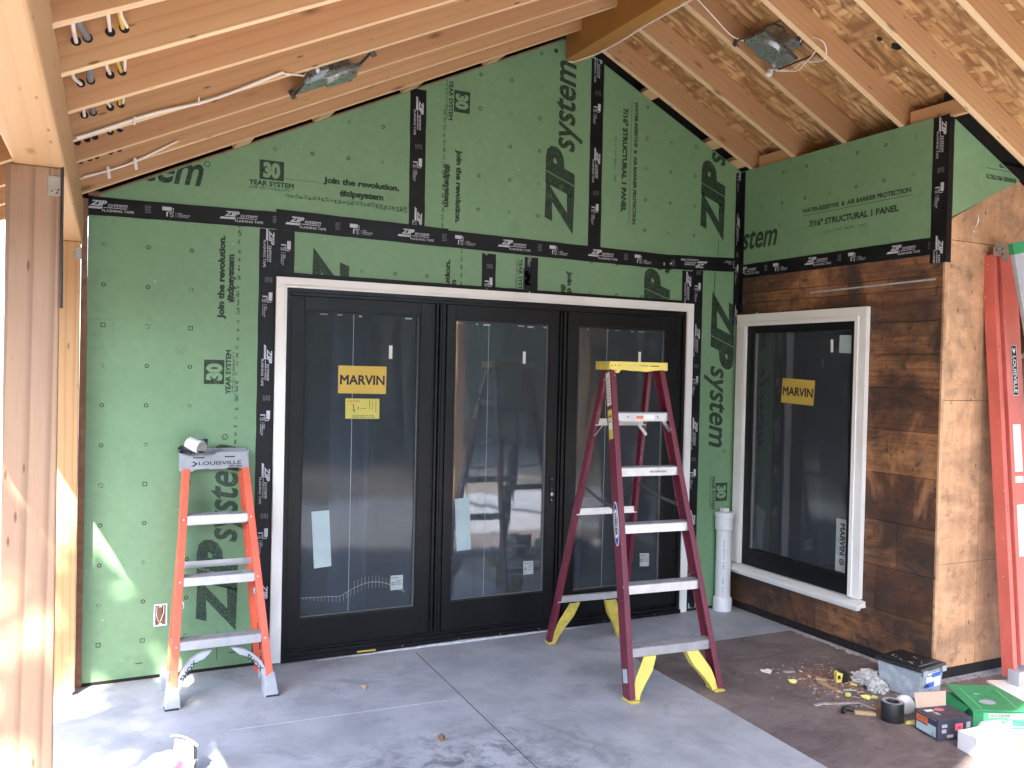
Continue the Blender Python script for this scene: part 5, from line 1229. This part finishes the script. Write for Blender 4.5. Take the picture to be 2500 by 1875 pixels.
# ================================================================== floor paper and the clutter on it
sh = MB().mat('sheet'); pg = [(2.884, -.700), (3.25, -.655), (3.56, -.632), (4.150, -.640), (4.150, -1.72), (4.90, -1.76), (4.90, -3.1), (2.80, -3.1), (2.838, -2.1), (2.868, -1.5)]
tag(sh.prism(pg, (0, 0, .0006), (1, 0, 0), (0, 1, 0), (0, 0, .0024)).build('floor_paper', origin=(3.5, -1.8, 0)), 'brown protective paper covering the floor by the plank wall', 'floor paper')
ZS = .0032
def frame2(a, b):  # horizontal frame from two ground points
    a = Vector((*a, ZS)); b = Vector((*b, ZS)); u = (b - a); w = u.length; u.normalize(); return a, u, Vector((-u.y, u.x, 0)), w
# clear tub with black lid
a, u, v, w = frame2((3.865, -1.850), (4.078, -1.822)); L = .245; H = .150
tu = thing('storage_tub', a + u * w / 2 + v * L / 2, 'clear plastic tub with a black lid and blue label at the outer corner', 'storage tub')
mb = MB().mat('binclear'); zz = Vector((0, 0, 1)); t = .012
def frust(i, z, ins): return [a + u * (ins + i) + v * (ins + i) + zz * z, a + u * (w - ins - i) + v * (ins + i) + zz * z, a + u * (w - ins - i) + v * (L - ins - i) + zz * z, a + u * (ins + i) + v * (L - ins - i) + zz * z]
for k, (z, i) in enumerate(()): pass
b0, b1 = frust(0, 0, .012), frust(0, H, 0); c0, c1 = frust(.003, .003, .012), frust(.003, H, 0)
vs = b0 + b1 + c0 + c1; fs = [(3, 2, 1, 0), (8, 9, 10, 11)]
for i in range(4): j = (i + 1) % 4; fs += [(i, j, 4 + j, 4 + i), (8 + j, 8 + i, 12 + i, 12 + j), (4 + i, 4 + j, 12 + j, 12 + i)]
mb.add(vs, fs).build('tub', tu)
mb = MB().mat('blackplastic'); mb.hexa(frust(0, H - .004, -.010) + frust(0, H + .014, -.008)); mb.hexa(frust(0, H + .0141, .02) + frust(0, H + .020, .024)); mb.mat('capgrey')
for e in (0, 1): mb.obox(a + u * (w * (.12 + .8 * e)) - v * .012 + zz * (H - .012), u * .018, v * .004, zz * .014)
mb.mat('stripwood'); random.seed(8)
for k in range(7): q = a + u * random.uniform(.03, w - .03) + v * random.uniform(.03, L - .04) + zz * (H + .0215); g = random.uniform(0, 3); mb.obox(q, Vector((math.cos(g), math.sin(g), 0)) * random.uniform(.006, .022), Vector((-math.sin(g), math.cos(g), 0)) * .0016, zz * .0012)
mb.build('lid', tu, bevel=.003)
mb = MB().mat('white').obox(a + u * (w * .60) + v * .0045 + zz * .085, u * .066, v * .0008, zz * .040 + v * -.003); mb.mat('blueprint').obox(a + u * (w * .70) + v * .0028 + zz * .107, u * .042, v * .0008, zz * .016 + v * -.0013); mb.obox(a + u * (w * .46) + v * .0048 + zz * .062, u * .036, v * .0008, zz * .014 + v * -.001)
mb.mat('printdark').obox(a + u * (w * .40) + v * .003 + zz * .104, u * .022, v * .0007, zz * .010 + v * -.0008); p = P2().mat('printdark'); p.text('WIRE', .03, .050, .05, .014, 0, .04); p.lay(mb, a + v * .0025 + zz * .01 - v * .002, u, zz + v * -.08); mb.build('label', tu)
mb = MB().mat('alum'); random.seed(2)
for k in range(16):
    q = a + u * random.uniform(.022, .045) + v * random.uniform(.04, L - .04) + zz * random.uniform(.01, .06); d = Vector((random.uniform(-.01, .01), random.uniform(-.05, .05), random.uniform(.005, .05))); mb.tube([q, q + d], .0022, 6)
mb.mat('boxnavy').obox(a + u * w / 2 + v * L / 2 + zz * .045, u * (w / 2 - .05), v * (L / 2 - .03), zz * .038); mb.build('contents', tu)
# spool
sp = thing('wire_spool', (3.520, -1.972, ZS), 'black cylindrical spool standing on the floor paper', 'spool')
MB().mat('blackplastic').lathe([(.022, .0), (.052, .0), (.053, .002), (.053, .088), (.051, .092), (.024, .092), (.022, .086)], (3.520, -1.972, ZS), n=36, closed=True).build('coil', sp, smooth=True)
MB().mat('capgrey').lathe([(.024, .0905), (.049, .0928), (.049, .0935), (.024, .0912)], (3.520, -1.972, ZS), n=36, closed=True).build('rim', sp, smooth=True)
# white dome lid leaning behind it
mb = MB().mat('whiteplastic'); mb.lathe([(.047, -.004), (.048, 0), (.044, .012), (.034, .021), (.018, .026), (0, .027)], (3.640, -1.945, .050), (-.45, -.75, .42), 32)
tag(mb.build('plastic_dome', origin=(3.64, -1.945, ZS), smooth=True), 'round white plastic dome leaning between the black spool and the tub', 'plastic cap')
# cartons
def carton(A, B, depth, H, m, name, label, cat):
    a, u, v, w = frame2(A, B); o = thing(name, a + u * w / 2 + v * depth / 2, label, cat); return o, a, u, v, w
nb, a, u, v, w = carton((3.505, -2.236), (3.690, -2.272), .15, .1, 'boxnavy', 'small_carton', 'open dark navy carton with orange and pink labels and a raised flap', 'carton'); H = .098; dp = .150
u2 = u; mb = MB().mat('boxnavy'); mb.hexa([a, a + u * w, a + u * w + v * dp, a + v * dp] + [q + zz * H for q in (a, a + u * w, a + u * w + v * dp, a + v * dp)]); mb.build('carton_body', nb, bevel=.002)
mb = MB().mat('card'); f0 = a + v * (dp - .002) + zz * H; mb.prism([(.004, 0), (w * .92, 0), (w * .95, .066), (.0, .070)], f0, u, (zz + v * .16).normalized(), v * .002); mb.build('flap', nb)
mb = MB(); l0 = a + v * dp; lu = -v
p = P2().mat('orangeprint'); p.rect(.012, .052, .085, .082); p.mat('paper').rect(.012, .012, .138, .046); p.rect(.085, .046, .138, .060); p.mat('printdark'); p.ring(.118, .022, .007, .003, 8); p.rect(.02, .03, .07, .033); p.text('25 CT', .022, .06, .05, .013, 0, .03); p.mat('capgrey')
for k in range(12): p.poly([(.01 + k * .011, .088), (.014 + k * .011, .088), (.019 + k * .011, .095), (.015 + k * .011, .095)])
p.lay(mb, l0 - u * .0012, lu, zz)
p = P2().mat('pinkprint'); p.rect(w * .50, .042, w * .72, .074); p.mat('capgrey'); 
for (x0, z0, x1, z1) in ((.02, .06, .05, .075), (.02, .035, .045, .052), (.05, .012, .085, .026), (.155, .05, .178, .078)): p.rect(x0, z0, x1, z1)
p.mat('printdark').text('LED', w * .54, .052, .025, .012, 0, .03); p.lay(mb, a - v * .0012, u, zz)
p = P2().mat('white'); p.rect(.02, .095, .062, .118); p.rect(.045, .052, .050, .082); p.rect(.055, .052, .060, .082); p.mat('pinkprint'); p.poly([(.098 + .026 * math.cos(6.283 * i / 20), .107 + .017 * math.sin(6.283 * i / 20)) for i in range(20)]); p.lay(mb, a + zz * (H + .0009), u, v); mb.build('box_print', nb)
gb_, a, u, v, w = carton((3.795, -2.200), (4.075, -2.335), .27, .1, 'boxgreen', 'small_carton', 'green carton with white lettering and a loose lid', 'carton'); H = .085; dp = .25
mb = MB().mat('boxgreen'); mb.hexa([a, a + u * w, a + u * w + v * dp, a + v * dp] + [q + zz * H for q in (a, a + u * w, a + u * w + v * dp, a + v * dp)]); mb.build('carton_body', gb_, bevel=.002)
mb = MB().mat('boxgreen'); tl = [a - u * .012 - v * .014 + zz * (H + .002), a + u * (w + .012) - v * .014 + zz * (H + .002), a + u * (w - .05) + v * (dp + .02) + zz * (H + .020), a + u * .0 + v * (dp + .02) + zz * (H + .026)]
mb.hexa(tl + [q + zz * .006 for q in tl]); mb.build('lid', gb_, bevel=.002)
mb = MB().mat('boxgreen'); q0 = a - u * .014 + v * .02 + zz * (H + .004); mb.hexa([q0, q0 + v * .20, q0 + v * .19 - u * .05 - zz * .055, q0 + v * .015 - u * .05 - zz * .055, q0 + zz * .003, q0 + v * .20 + zz * .003, q0 + v * .19 - u * .05 - zz * .052, q0 + v * .015 - u * .05 - zz * .052]); mb.build('flap', gb_)
mb = MB(); p = P2().mat('boxgreenl'); p.rect(.05, .008, w - .005, .076); p.mat('white'); p.rect(.075, .052, .225, .074); p.mat('boxgreen').text('INTERMATIC', .085, .056, .13, .013, 0, .03); p.mat('white').ring(.145, .030, .016, .005, 12); p.mat('boxgreen').rect(.19, .014, .25, .045); p.lay(mb, a - v * .0012, u, zz)
p = P2().mat('boxgreenl'); p.rect(.05, .02, .056, .24); p.rect(.225, .02, .231, .22); p.mat('capgrey'); p.poly([(.115 + .040 * math.cos(6.283 * i / 20), .085 + .026 * math.sin(6.283 * i / 20)) for i in range(20)]); p.mat('white').rect(.09, .17, .12, .176); e1 = (tl[1] - tl[0]).normalized(); e2 = (tl[3] - tl[0]).normalized(); p.lay(mb, tl[0] + zz * .0072, e1, e2); mb.build('box_print', gb_)
wb, a, u, v, w = carton((3.505, -2.424), (3.735, -2.470), .10, .1, 'white', 'small_carton', 'torn open white carton in front of the green and navy cartons', 'carton'); H = .088; dp = .105
mb = MB().mat('white'); t = .003
P = [a, a + u * w, a + u * w + v * dp, a + v * dp]; mb.hexa(P + [q + zz * .003 for q in P])
def wall(p, q, h0, h1, n): mb.hexa([p, q, q + n * t, p + n * t, p + zz * h0, q + zz * h1, q + n * t + zz * h1, p + n * t + zz * h0])
wall(P[0], P[1], H, H, v); wall(P[1], P[2], H, H * 1.05, -u); wall(P[2], P[3], H * 1.15, H * .9, -v); wall(P[3], P[0], H * .9, H, u)
mb.build('carton_body', wb)
mb = MB().mat('capgrey'); q0 = P[3] + u * w * .45 + zz * H * 1.0; mb.hexa([q0, q0 + u * .10, q0 + u * .105 - v * .03 + zz * .035, q0 - v * .02 + zz * .03, q0 + zz * .002, q0 + u * .10 + zz * .002, q0 + u * .105 - v * .03 + zz * .037, q0 - v * .02 + zz * .032]); mb.mat('white'); q0 = P[0] + zz * H; mb.hexa([q0 + u * .07, q0 + u * w * .6, q0 + u * w * .55 + v * .045 + zz * .006, q0 + u * .08 + v * .04 + zz * .004] + [q0 + u * .07 + zz * .002, q0 + u * w * .6 + zz * .002, q0 + u * w * .55 + v * .045 + zz * .008, q0 + u * .08 + v * .04 + zz * .006]); mb.build('flap', wb)
mb = MB().mat('white'); mb.hexa([(4.452, -1.805, ZS), (4.30, -2.14, ZS), (4.55, -2.26, ZS), (4.70, -1.94, ZS), (4.452, -1.805, ZS + .012), (4.30, -2.14, ZS + .012), (4.55, -2.26, ZS + .03), (4.70, -1.94, ZS + .03)]); tag(mb.build('white_panel', origin=(4.5, -2.05, ZS)), 'flat white sheet lying behind the green carton', 'sheet')
# tape measure
a, u, v, w = frame2((3.665, -1.485), (3.705, -1.500)); tm = thing('tape_measure', a + v * .02, 'yellow and black tape measure lying among the scraps', 'tape measure')
mb = MB().mat('yellow').prism([(0, 0), (.062, 0), (.062, .050), (.052, .062), (.010, .062), (0, .052)], a, u, zz, v * .034); mb.build('case', tm, bevel=.004)
mb = MB().mat('blackplastic').prism([(.028, -.0), (.066, -.0), (.066, .05), (.050, .067), (.012, .067), (.010, .058), (.036, .05)], a - v * .002, u, zz, v * .038); mb.prism([(.008, .018), (.026, .022), (.020, .040), (.008, .042)], a - v * .0015, u, zz, v * .002); mb.build('grip', tm, bevel=.003)
# scraps: each one a small thing
def lump(name, pos, r, m, label, cat, seed, flat=.6, group=None, n=2, ecc=1.3, rough=.35):
    random.seed(seed); bm = bmesh.new(); bmesh.ops.create_icosphere(bm, subdivisions=n, radius=r)
    for q in bm.verts: k = 1 + random.uniform(-rough, rough); q.co = Vector((q.co.x * k * ecc, q.co.y * k, max(-r * flat * .6, q.co.z * k * flat)))
    mn = min(q.co.z for q in bm.verts); mb = MB().mat(m); bm.verts.index_update()
    g = random.uniform(0, 3.1); c, s = math.cos(g), math.sin(g)
    mb.add([(pos[0] + q.co.x * c - q.co.y * s, pos[1] + q.co.x * s + q.co.y * c, (pos[2] if len(pos) > 2 else ZS) + q.co.z - mn) for q in bm.verts], [tuple(x.index for x in f.verts) for f in bm.faces]); bm.free()
    return tag(mb.build(name, origin=(pos[0], pos[1], pos[2] if len(pos) > 2 else ZS)), label, cat, group)
lump('foam_scrap', (3.448, -1.390), .019, 'foam', 'yellow foam scrap on the left of the litter, apart from the others', 'foam scrap', 1, .7, 'yellow foam scraps', 1)
lump('foam_scrap', (3.566, -1.660), .017, 'foam', 'yellow foam scrap between the wood scrap and the black spool', 'foam scrap', 2, .9, 'yellow foam scraps', 1)
lump('foam_scrap', (3.628, -1.718), .020, 'foam', 'yellow foam scrap just behind the spool beside a paler one', 'foam scrap', 3, .7, 'yellow foam scraps', 1)
lump('foam_scrap', (3.672, -1.728), .019, 'foam', 'flatter yellow foam scrap touching the grey white tuft', 'foam scrap', 4, .4, 'yellow foam scraps', 1, 1.6)
lump('foam_scrap', (3.728, -1.545), .016, 'foam', 'yellow foam scrap at the foot of the tape measure', 'foam scrap', 5, .6, 'yellow foam scraps', 1)
lump('foam_scrap', (3.575, -2.065), .030, 'foam', 'long yellow foam scrap between the spool and the navy carton', 'foam scrap', 6, .45, 'yellow foam scraps', 1, 1.9)
lump('insulation_tuft', (3.845, -1.55), .075, 'fluff', 'large grey insulation tuft behind the tape measure', 'insulation', 7, .5, 'insulation tufts', 4, 1.2, .28)
lump('insulation_tuft', (3.768, -1.665), .044, 'fluff', 'pale white insulation tuft beside the tub', 'insulation', 8, .8, 'insulation tufts', 4, 1.1, .3)
def stick(name, a, b, w, h, m, label, cat, group=None, bend=0):
    a = Vector((*a, ZS + h)); b = Vector((*b, ZS + h)); d = b - a; n = Vector((-d.y, d.x, 0)).normalized(); mb = MB().mat(m); pts = [a + d * t + n * bend * math.sin(3.14 * t * 1.6) + zz * 0.002 * math.sin(9 * t) for t in (0, .25, .5, .75, 1)]
    for p_, q_ in zip(pts, pts[1:]): mb.obox((p_ + q_) / 2, (q_ - p_) / 2 * 1.02, n * w / 2, zz * h)
    return tag(mb.build(name, origin=(a + b) / 2, bevel=.001), label, cat, group)
stick('wood_scrap', (3.585, -1.435), (3.562, -1.60), .028, .005, 'woodscrap', 'pale broken wood scrap in front of the tape measure', 'wood scrap', 'wood scraps')
stick('wood_scrap', (3.60, -1.40), (3.64, -1.44), .026, .006, 'woodscrap', 'stubby wood chip left of the tape measure', 'wood scrap', 'wood scraps')
stick('wood_scrap', (3.305, -1.685), (3.53, -1.735), .020, .003, 'stripwood', 'long frayed grey brown strip in front of the scraps', 'wood strip', 'wood scraps', .012)
stick('wood_scrap', (3.53, -1.74), (3.555, -1.85), .012, .003, 'stripwood', 'thin splinter running from the frayed strip to the spool', 'wood strip', 'wood scraps', .006)
stick('wood_scrap', (3.575, -1.67), (3.63, -1.71), .005, .002, 'stripwood', 'thin stem between two yellow foam scraps', 'wood strip', 'wood scraps')
stick('wood_scrap', (3.62, -1.26), (3.60, -1.36), .008, .002, 'white', 'thin white sliver behind the brown paper scrap', 'sliver', 'wood scraps')
stick('metal_clip', (3.515, -1.245), (3.575, -1.265), .018, .004, 'alum', 'small silver clip left of the brown paper scrap', 'clip')
st = thing('wooden_tool', (3.43, -1.87, ZS), 'pale wooden handle with a curved dark end lying before the spool', 'hand tool')
mb = MB().mat('woodscrap'); a = Vector((3.405, -1.845, ZS + .010)); b = Vector((3.485, -1.905, ZS + .010)); d = b - a; n = Vector((-d.y, d.x, 0)).normalized(); mb.obox((a + b) / 2, d / 2, n * .012, zz * .009); mb.build('handle', st, bevel=.004)
mb = MB().mat('blackplastic').tube([(3.352, -1.822, ZS + .008), (3.372, -1.808, ZS + .018), (3.395, -1.815, ZS + .022), (3.412, -1.838, ZS + .016)], .011, 10); mb.build('dark_end', st, smooth=True)
mb = MB().mat('white').prism([(0, 0), (.03, .04), (.012, .062), (-.012, .05), (-.035, .058), (-.04, .03)], (3.432, -1.232, ZS), (.95, -.3, 0), (.3, .95, .12), (0, 0, .002)); tag(mb.build('paper_scrap', origin=(3.43, -1.21, ZS)), 'heart shaped white paper scrap on the brown floor paper', 'paper scrap', 'paper scraps')
mb = MB().mat('brown').prism([(0, 0), (.05, -.01), (.085, .04), (.03, .055), (-.01, .03)], (3.56, -1.345, ZS), (.95, -.2, 0), (.2, .95, .15), (0, 0, .002)); tag(mb.build('paper_scrap', origin=(3.6, -1.32, ZS)), 'torn reddish brown scrap left of the tape measure', 'paper scrap', 'paper scraps')
mb = MB().mat('brown').prism([(0, 0), (.06, -.03), (.09, .03), (.05, .07), (.01, .05)], (3.53, -1.86, ZS), (.9, -.3, 0), (.3, .9, .1), (0, 0, .002)); tag(mb.build('paper_scrap', origin=(3.58, -1.84, ZS)), 'torn brown scrap behind the black spool', 'paper scrap', 'paper scraps')
lump('wood_chip', (1.304, -.560, 0), .016, 'woodscrap', 'small pale wood chip on the concrete before the left door', 'wood chip', 31, .8, None, 1)
lump('dry_leaf', (1.442, -1.300, 0), .020, 'brown', 'dry brown leaf on the concrete beside the dark scuffed patch', 'leaf', 32, .35, None, 1, 1.7)
mb = MB().mat('sawdust'); random.seed(14); crumbs(mb, 340, lambda: (random.gauss(3.66, .085), random.gauss(-1.44, .10)), .004, .018); crumbs(mb, 160, lambda: (random.gauss(3.66, .17), random.gauss(-1.5, .22)), .003, .012); mb.mat('crumb'); crumbs(mb, 200, lambda: (random.gauss(3.68, .2), random.gauss(-1.5, .25)), .002, .009)
mb.mat('woodscrap'); crumbs(mb, 40, lambda: (random.gauss(3.62, .09), random.gauss(-1.47, .1)), .005, .013); crumbs(mb, 30, lambda: (random.uniform(2.95, 3.9), random.uniform(-2.2, -.8)), .002, .005)
random.seed(77)
for k in range(26):
    mb.mat(random.choice(('woodscrap', 'stripwood', 'brown', 'brown', 'greylabel'))); x, y = random.gauss(3.66, .13), random.gauss(-1.52, .2); g = random.uniform(0, 3.1); d = Vector((math.cos(g), math.sin(g), 0)); mb.obox((x, y, ZS + .003), d * random.uniform(.008, .032), Vector((-d.y, d.x, 0)) * random.uniform(.002, .008), zz * .002)
tag(mb.build('floor_litter', origin=(3.66, -1.47, 0)), 'loose brown chips and shavings scattered round the tape measure', 'litter', kind='stuff')
mb = MB().mat('crumb'); random.seed(15); crumbs(mb, 120, lambda: (random.uniform(.2, 4.1), -abs(random.gauss(0, .8)) - .06), .0015, .005); tag(mb.build('floor_grit', origin=(2, -.6, 0)), 'fine grit lying on the concrete', 'grit', kind='stuff')
# white and red packet at the lower left edge
pk = thing('bag', (.30, -1.03, 0), 'crumpled white bag with a red panel on the sunlit concrete by the short ladder', 'bag')
random.seed(6); bm = bmesh.new(); bmesh.ops.create_icosphere(bm, subdivisions=4, radius=1)
from mathutils import noise as mnoise
mb = MB().mat('white'); vs = []
for q in bm.verts:
    c = q.co.copy(); k = 1 + .28 * mnoise.noise(c * 2.1) + .10 * mnoise.noise(c * 6); c *= k; vs.append((.275 + c.x * .105 + .02 * c.z, -1.07 + c.y * .10, max(.001, .052 + c.z * .062)))
bm.verts.index_update(); mb.add(vs, [tuple(x.index for x in f.verts) for f in bm.faces]); bm.free(); mb.build('bag_body', pk, smooth=True)
mb = MB().mat('redprint').prism([(0, 0), (.05, .0), (.07, .05), (.055, .06)], (.262, -1.165, .055), (1, 0, 0), (0, .35, .95), (0, -.004, .002)); mb.build('red_panel', pk)
mb = MB().mat('white').hexa([(.29, -1.12, .02), (.375, -1.115, .02), (.385, -.99, .02), (.30, -.985, .02), (.305, -1.10, .135), (.375, -1.095, .12), (.385, -.99, .125), (.315, -.985, .14)]); mb.build('carton_end', pk, bevel=.006)
mb = MB().mat('alum').tube(smooth_pts([(.298, -.99, .148), (.325, -1.0, .152), (.36, -1.03, .145), (.392, -1.07, .125)]), .007, 8); mb.mat('blackplastic').box(.377, .389, -1.085, -1.02, .03, .118); mb.mat('capgrey').box(.3785, .3905, -1.075, -1.06, .03, .112); mb.build('rim_strip', pk)
pk.location = (.315, -1.215, 0)

# ================================================================== yard outside the frame, seen in reflections and lit edges
mb = MB().mat('siding'); hs = thing('neighbour_house', (-4, 8, 0), 'white sided house glimpsed past the left edge of the foreground post', 'house')
mb.box(-9, -.75, 7.5, 12, -.1, 5.5); mb.build('wall', hs); MB().mat('windowgrey').box(-1.6, -.80, 7.46, 7.499, 1.25, 1.75).build('window', hs)
def tree(x, y, h, r, n, seed, label, trunk_h, leafs=.10, disk=False):
    random.seed(seed); o = thing('yard_tree', (x, y, -.1), label, 'tree', 'trees in the yard')
    mb = MB().mat('bark').tube([(x, y, -.12), (x + .1, y, trunk_h * .5), (x, y + .1, trunk_h), (x - .1, y, trunk_h + (h - trunk_h) * .6)], .19, 10, r2=.05)
    for k in range(8):
        g = k * .8; z = trunk_h * .8 + k * (h - trunk_h) * .08; mb.tube([(x, y, z), (x + math.cos(g) * r * .5, y + math.sin(g) * r * .5, z + .5), (x + math.cos(g) * r * .85, y + math.sin(g) * r * .85, z + .9)], .05, 6, r2=.015)
    mb.build('trunk', o)
    mb = MB().mat('leaf'); cl_ = [(Vector((random.gauss(0, .48), random.gauss(0, .48), random.gauss(0, .45))), random.uniform(.22, .42)) for _ in range(26)]
    if disk: cl_ = [(Vector((math.cos(g) * q, math.sin(g) * q, random.gauss(0, .5))), random.uniform(.12, .26)) for g, q in [(random.uniform(0, 6.283), math.sqrt(random.random())) for _ in range(46)]]
    c = Vector((x, y, trunk_h + (h - trunk_h) * .5)); rz = (h - trunk_h) * .55
    for _ in range(n):
        q, s = random.choice(cl_); d = Vector((random.gauss(0, 1), random.gauss(0, 1), random.gauss(0, 1))).normalized() * s * random.random() ** .4; w = q + d; P = c + Vector((w.x * r, w.y * r, w.z * rz)); e = leafs * random.uniform(.6, 1.3)
        a = Vector((random.gauss(0, 1), random.gauss(0, 1), random.gauss(0, 1))).normalized() * e; b = a.orthogonal().normalized() * e * .55; b.rotate(Matrix.Rotation(random.uniform(0, 6.28), 3, a))
        mb.add([P - a, P + b, P + a, P - b], [(0, 1, 2, 3)])
    mb.build('crown', o); return o
tree(-3.52, -6.44, 7.2, .74, 1050, 41, 'leafy tree beyond the left corner of the porch, dappling the sunlight', 6.0, .085, True)
def screen_hedge(x0, x1, y0, y1, h, label, seed):  # unseen greenery added to block low sky and darken the glass reflections
    random.seed(seed); o = thing('screen_hedge', ((x0 + x1) / 2, (y0 + y1) / 2, -.1), label, 'screen_hedge', 'unseen hedges added to darken reflections'); mb = MB().mat('leaf'); mb.box(x0 + .2, x1 - .2, y0 + .2, y1 - .2, -.1, h - .2)
    for _ in range(9000):
        f = random.random(); a, b = random.uniform(x0, x1), random.uniform(y0, y1); z = random.uniform(-.1, h)
        if f < .2: z = h + random.uniform(-.2, .1)
        elif x1 - x0 > y1 - y0: b = y1 + random.uniform(-.25, .1)
        else: a = x1 + random.uniform(-.25, .1)
        d = Vector((random.gauss(0, 1), random.gauss(0, 1), random.gauss(0, 1))).normalized() * random.uniform(.06, .14); e = d.orthogonal().normalized() * d.length * .6; c = Vector((a, b, z)); mb.add([c - d, c + e, c + d, c - e], [(0, 1, 2, 3)])
    mb.build('foliage', o)
screen_hedge(-10, 26, -14.5, -13, 3.4, 'tall leafy screen added behind the viewer to darken the glass reflections', 51)
screen_hedge(-10.5, -9, -13, 14, 3.2, 'tall leafy screen added along the left to darken the window reflection', 52)
tree(9.5, -13, 6.5, 3.2, 3000, 42, 'broad tree behind the viewer to the right, mirrored in the glass', .6, .16)
tree(3.5, -15, 7.0, 3.4, 3000, 43, 'broad tree behind the viewer, mirrored in the glass', .6, .16)
tree(15.5, -11, 7.0, 3.6, 3000, 44, 'broad tree far right behind the viewer', .6, .16)
tree(-3.0, -17, 7.5, 3.6, 3000, 45, 'broad tree behind the viewer on the left', .6, .16)
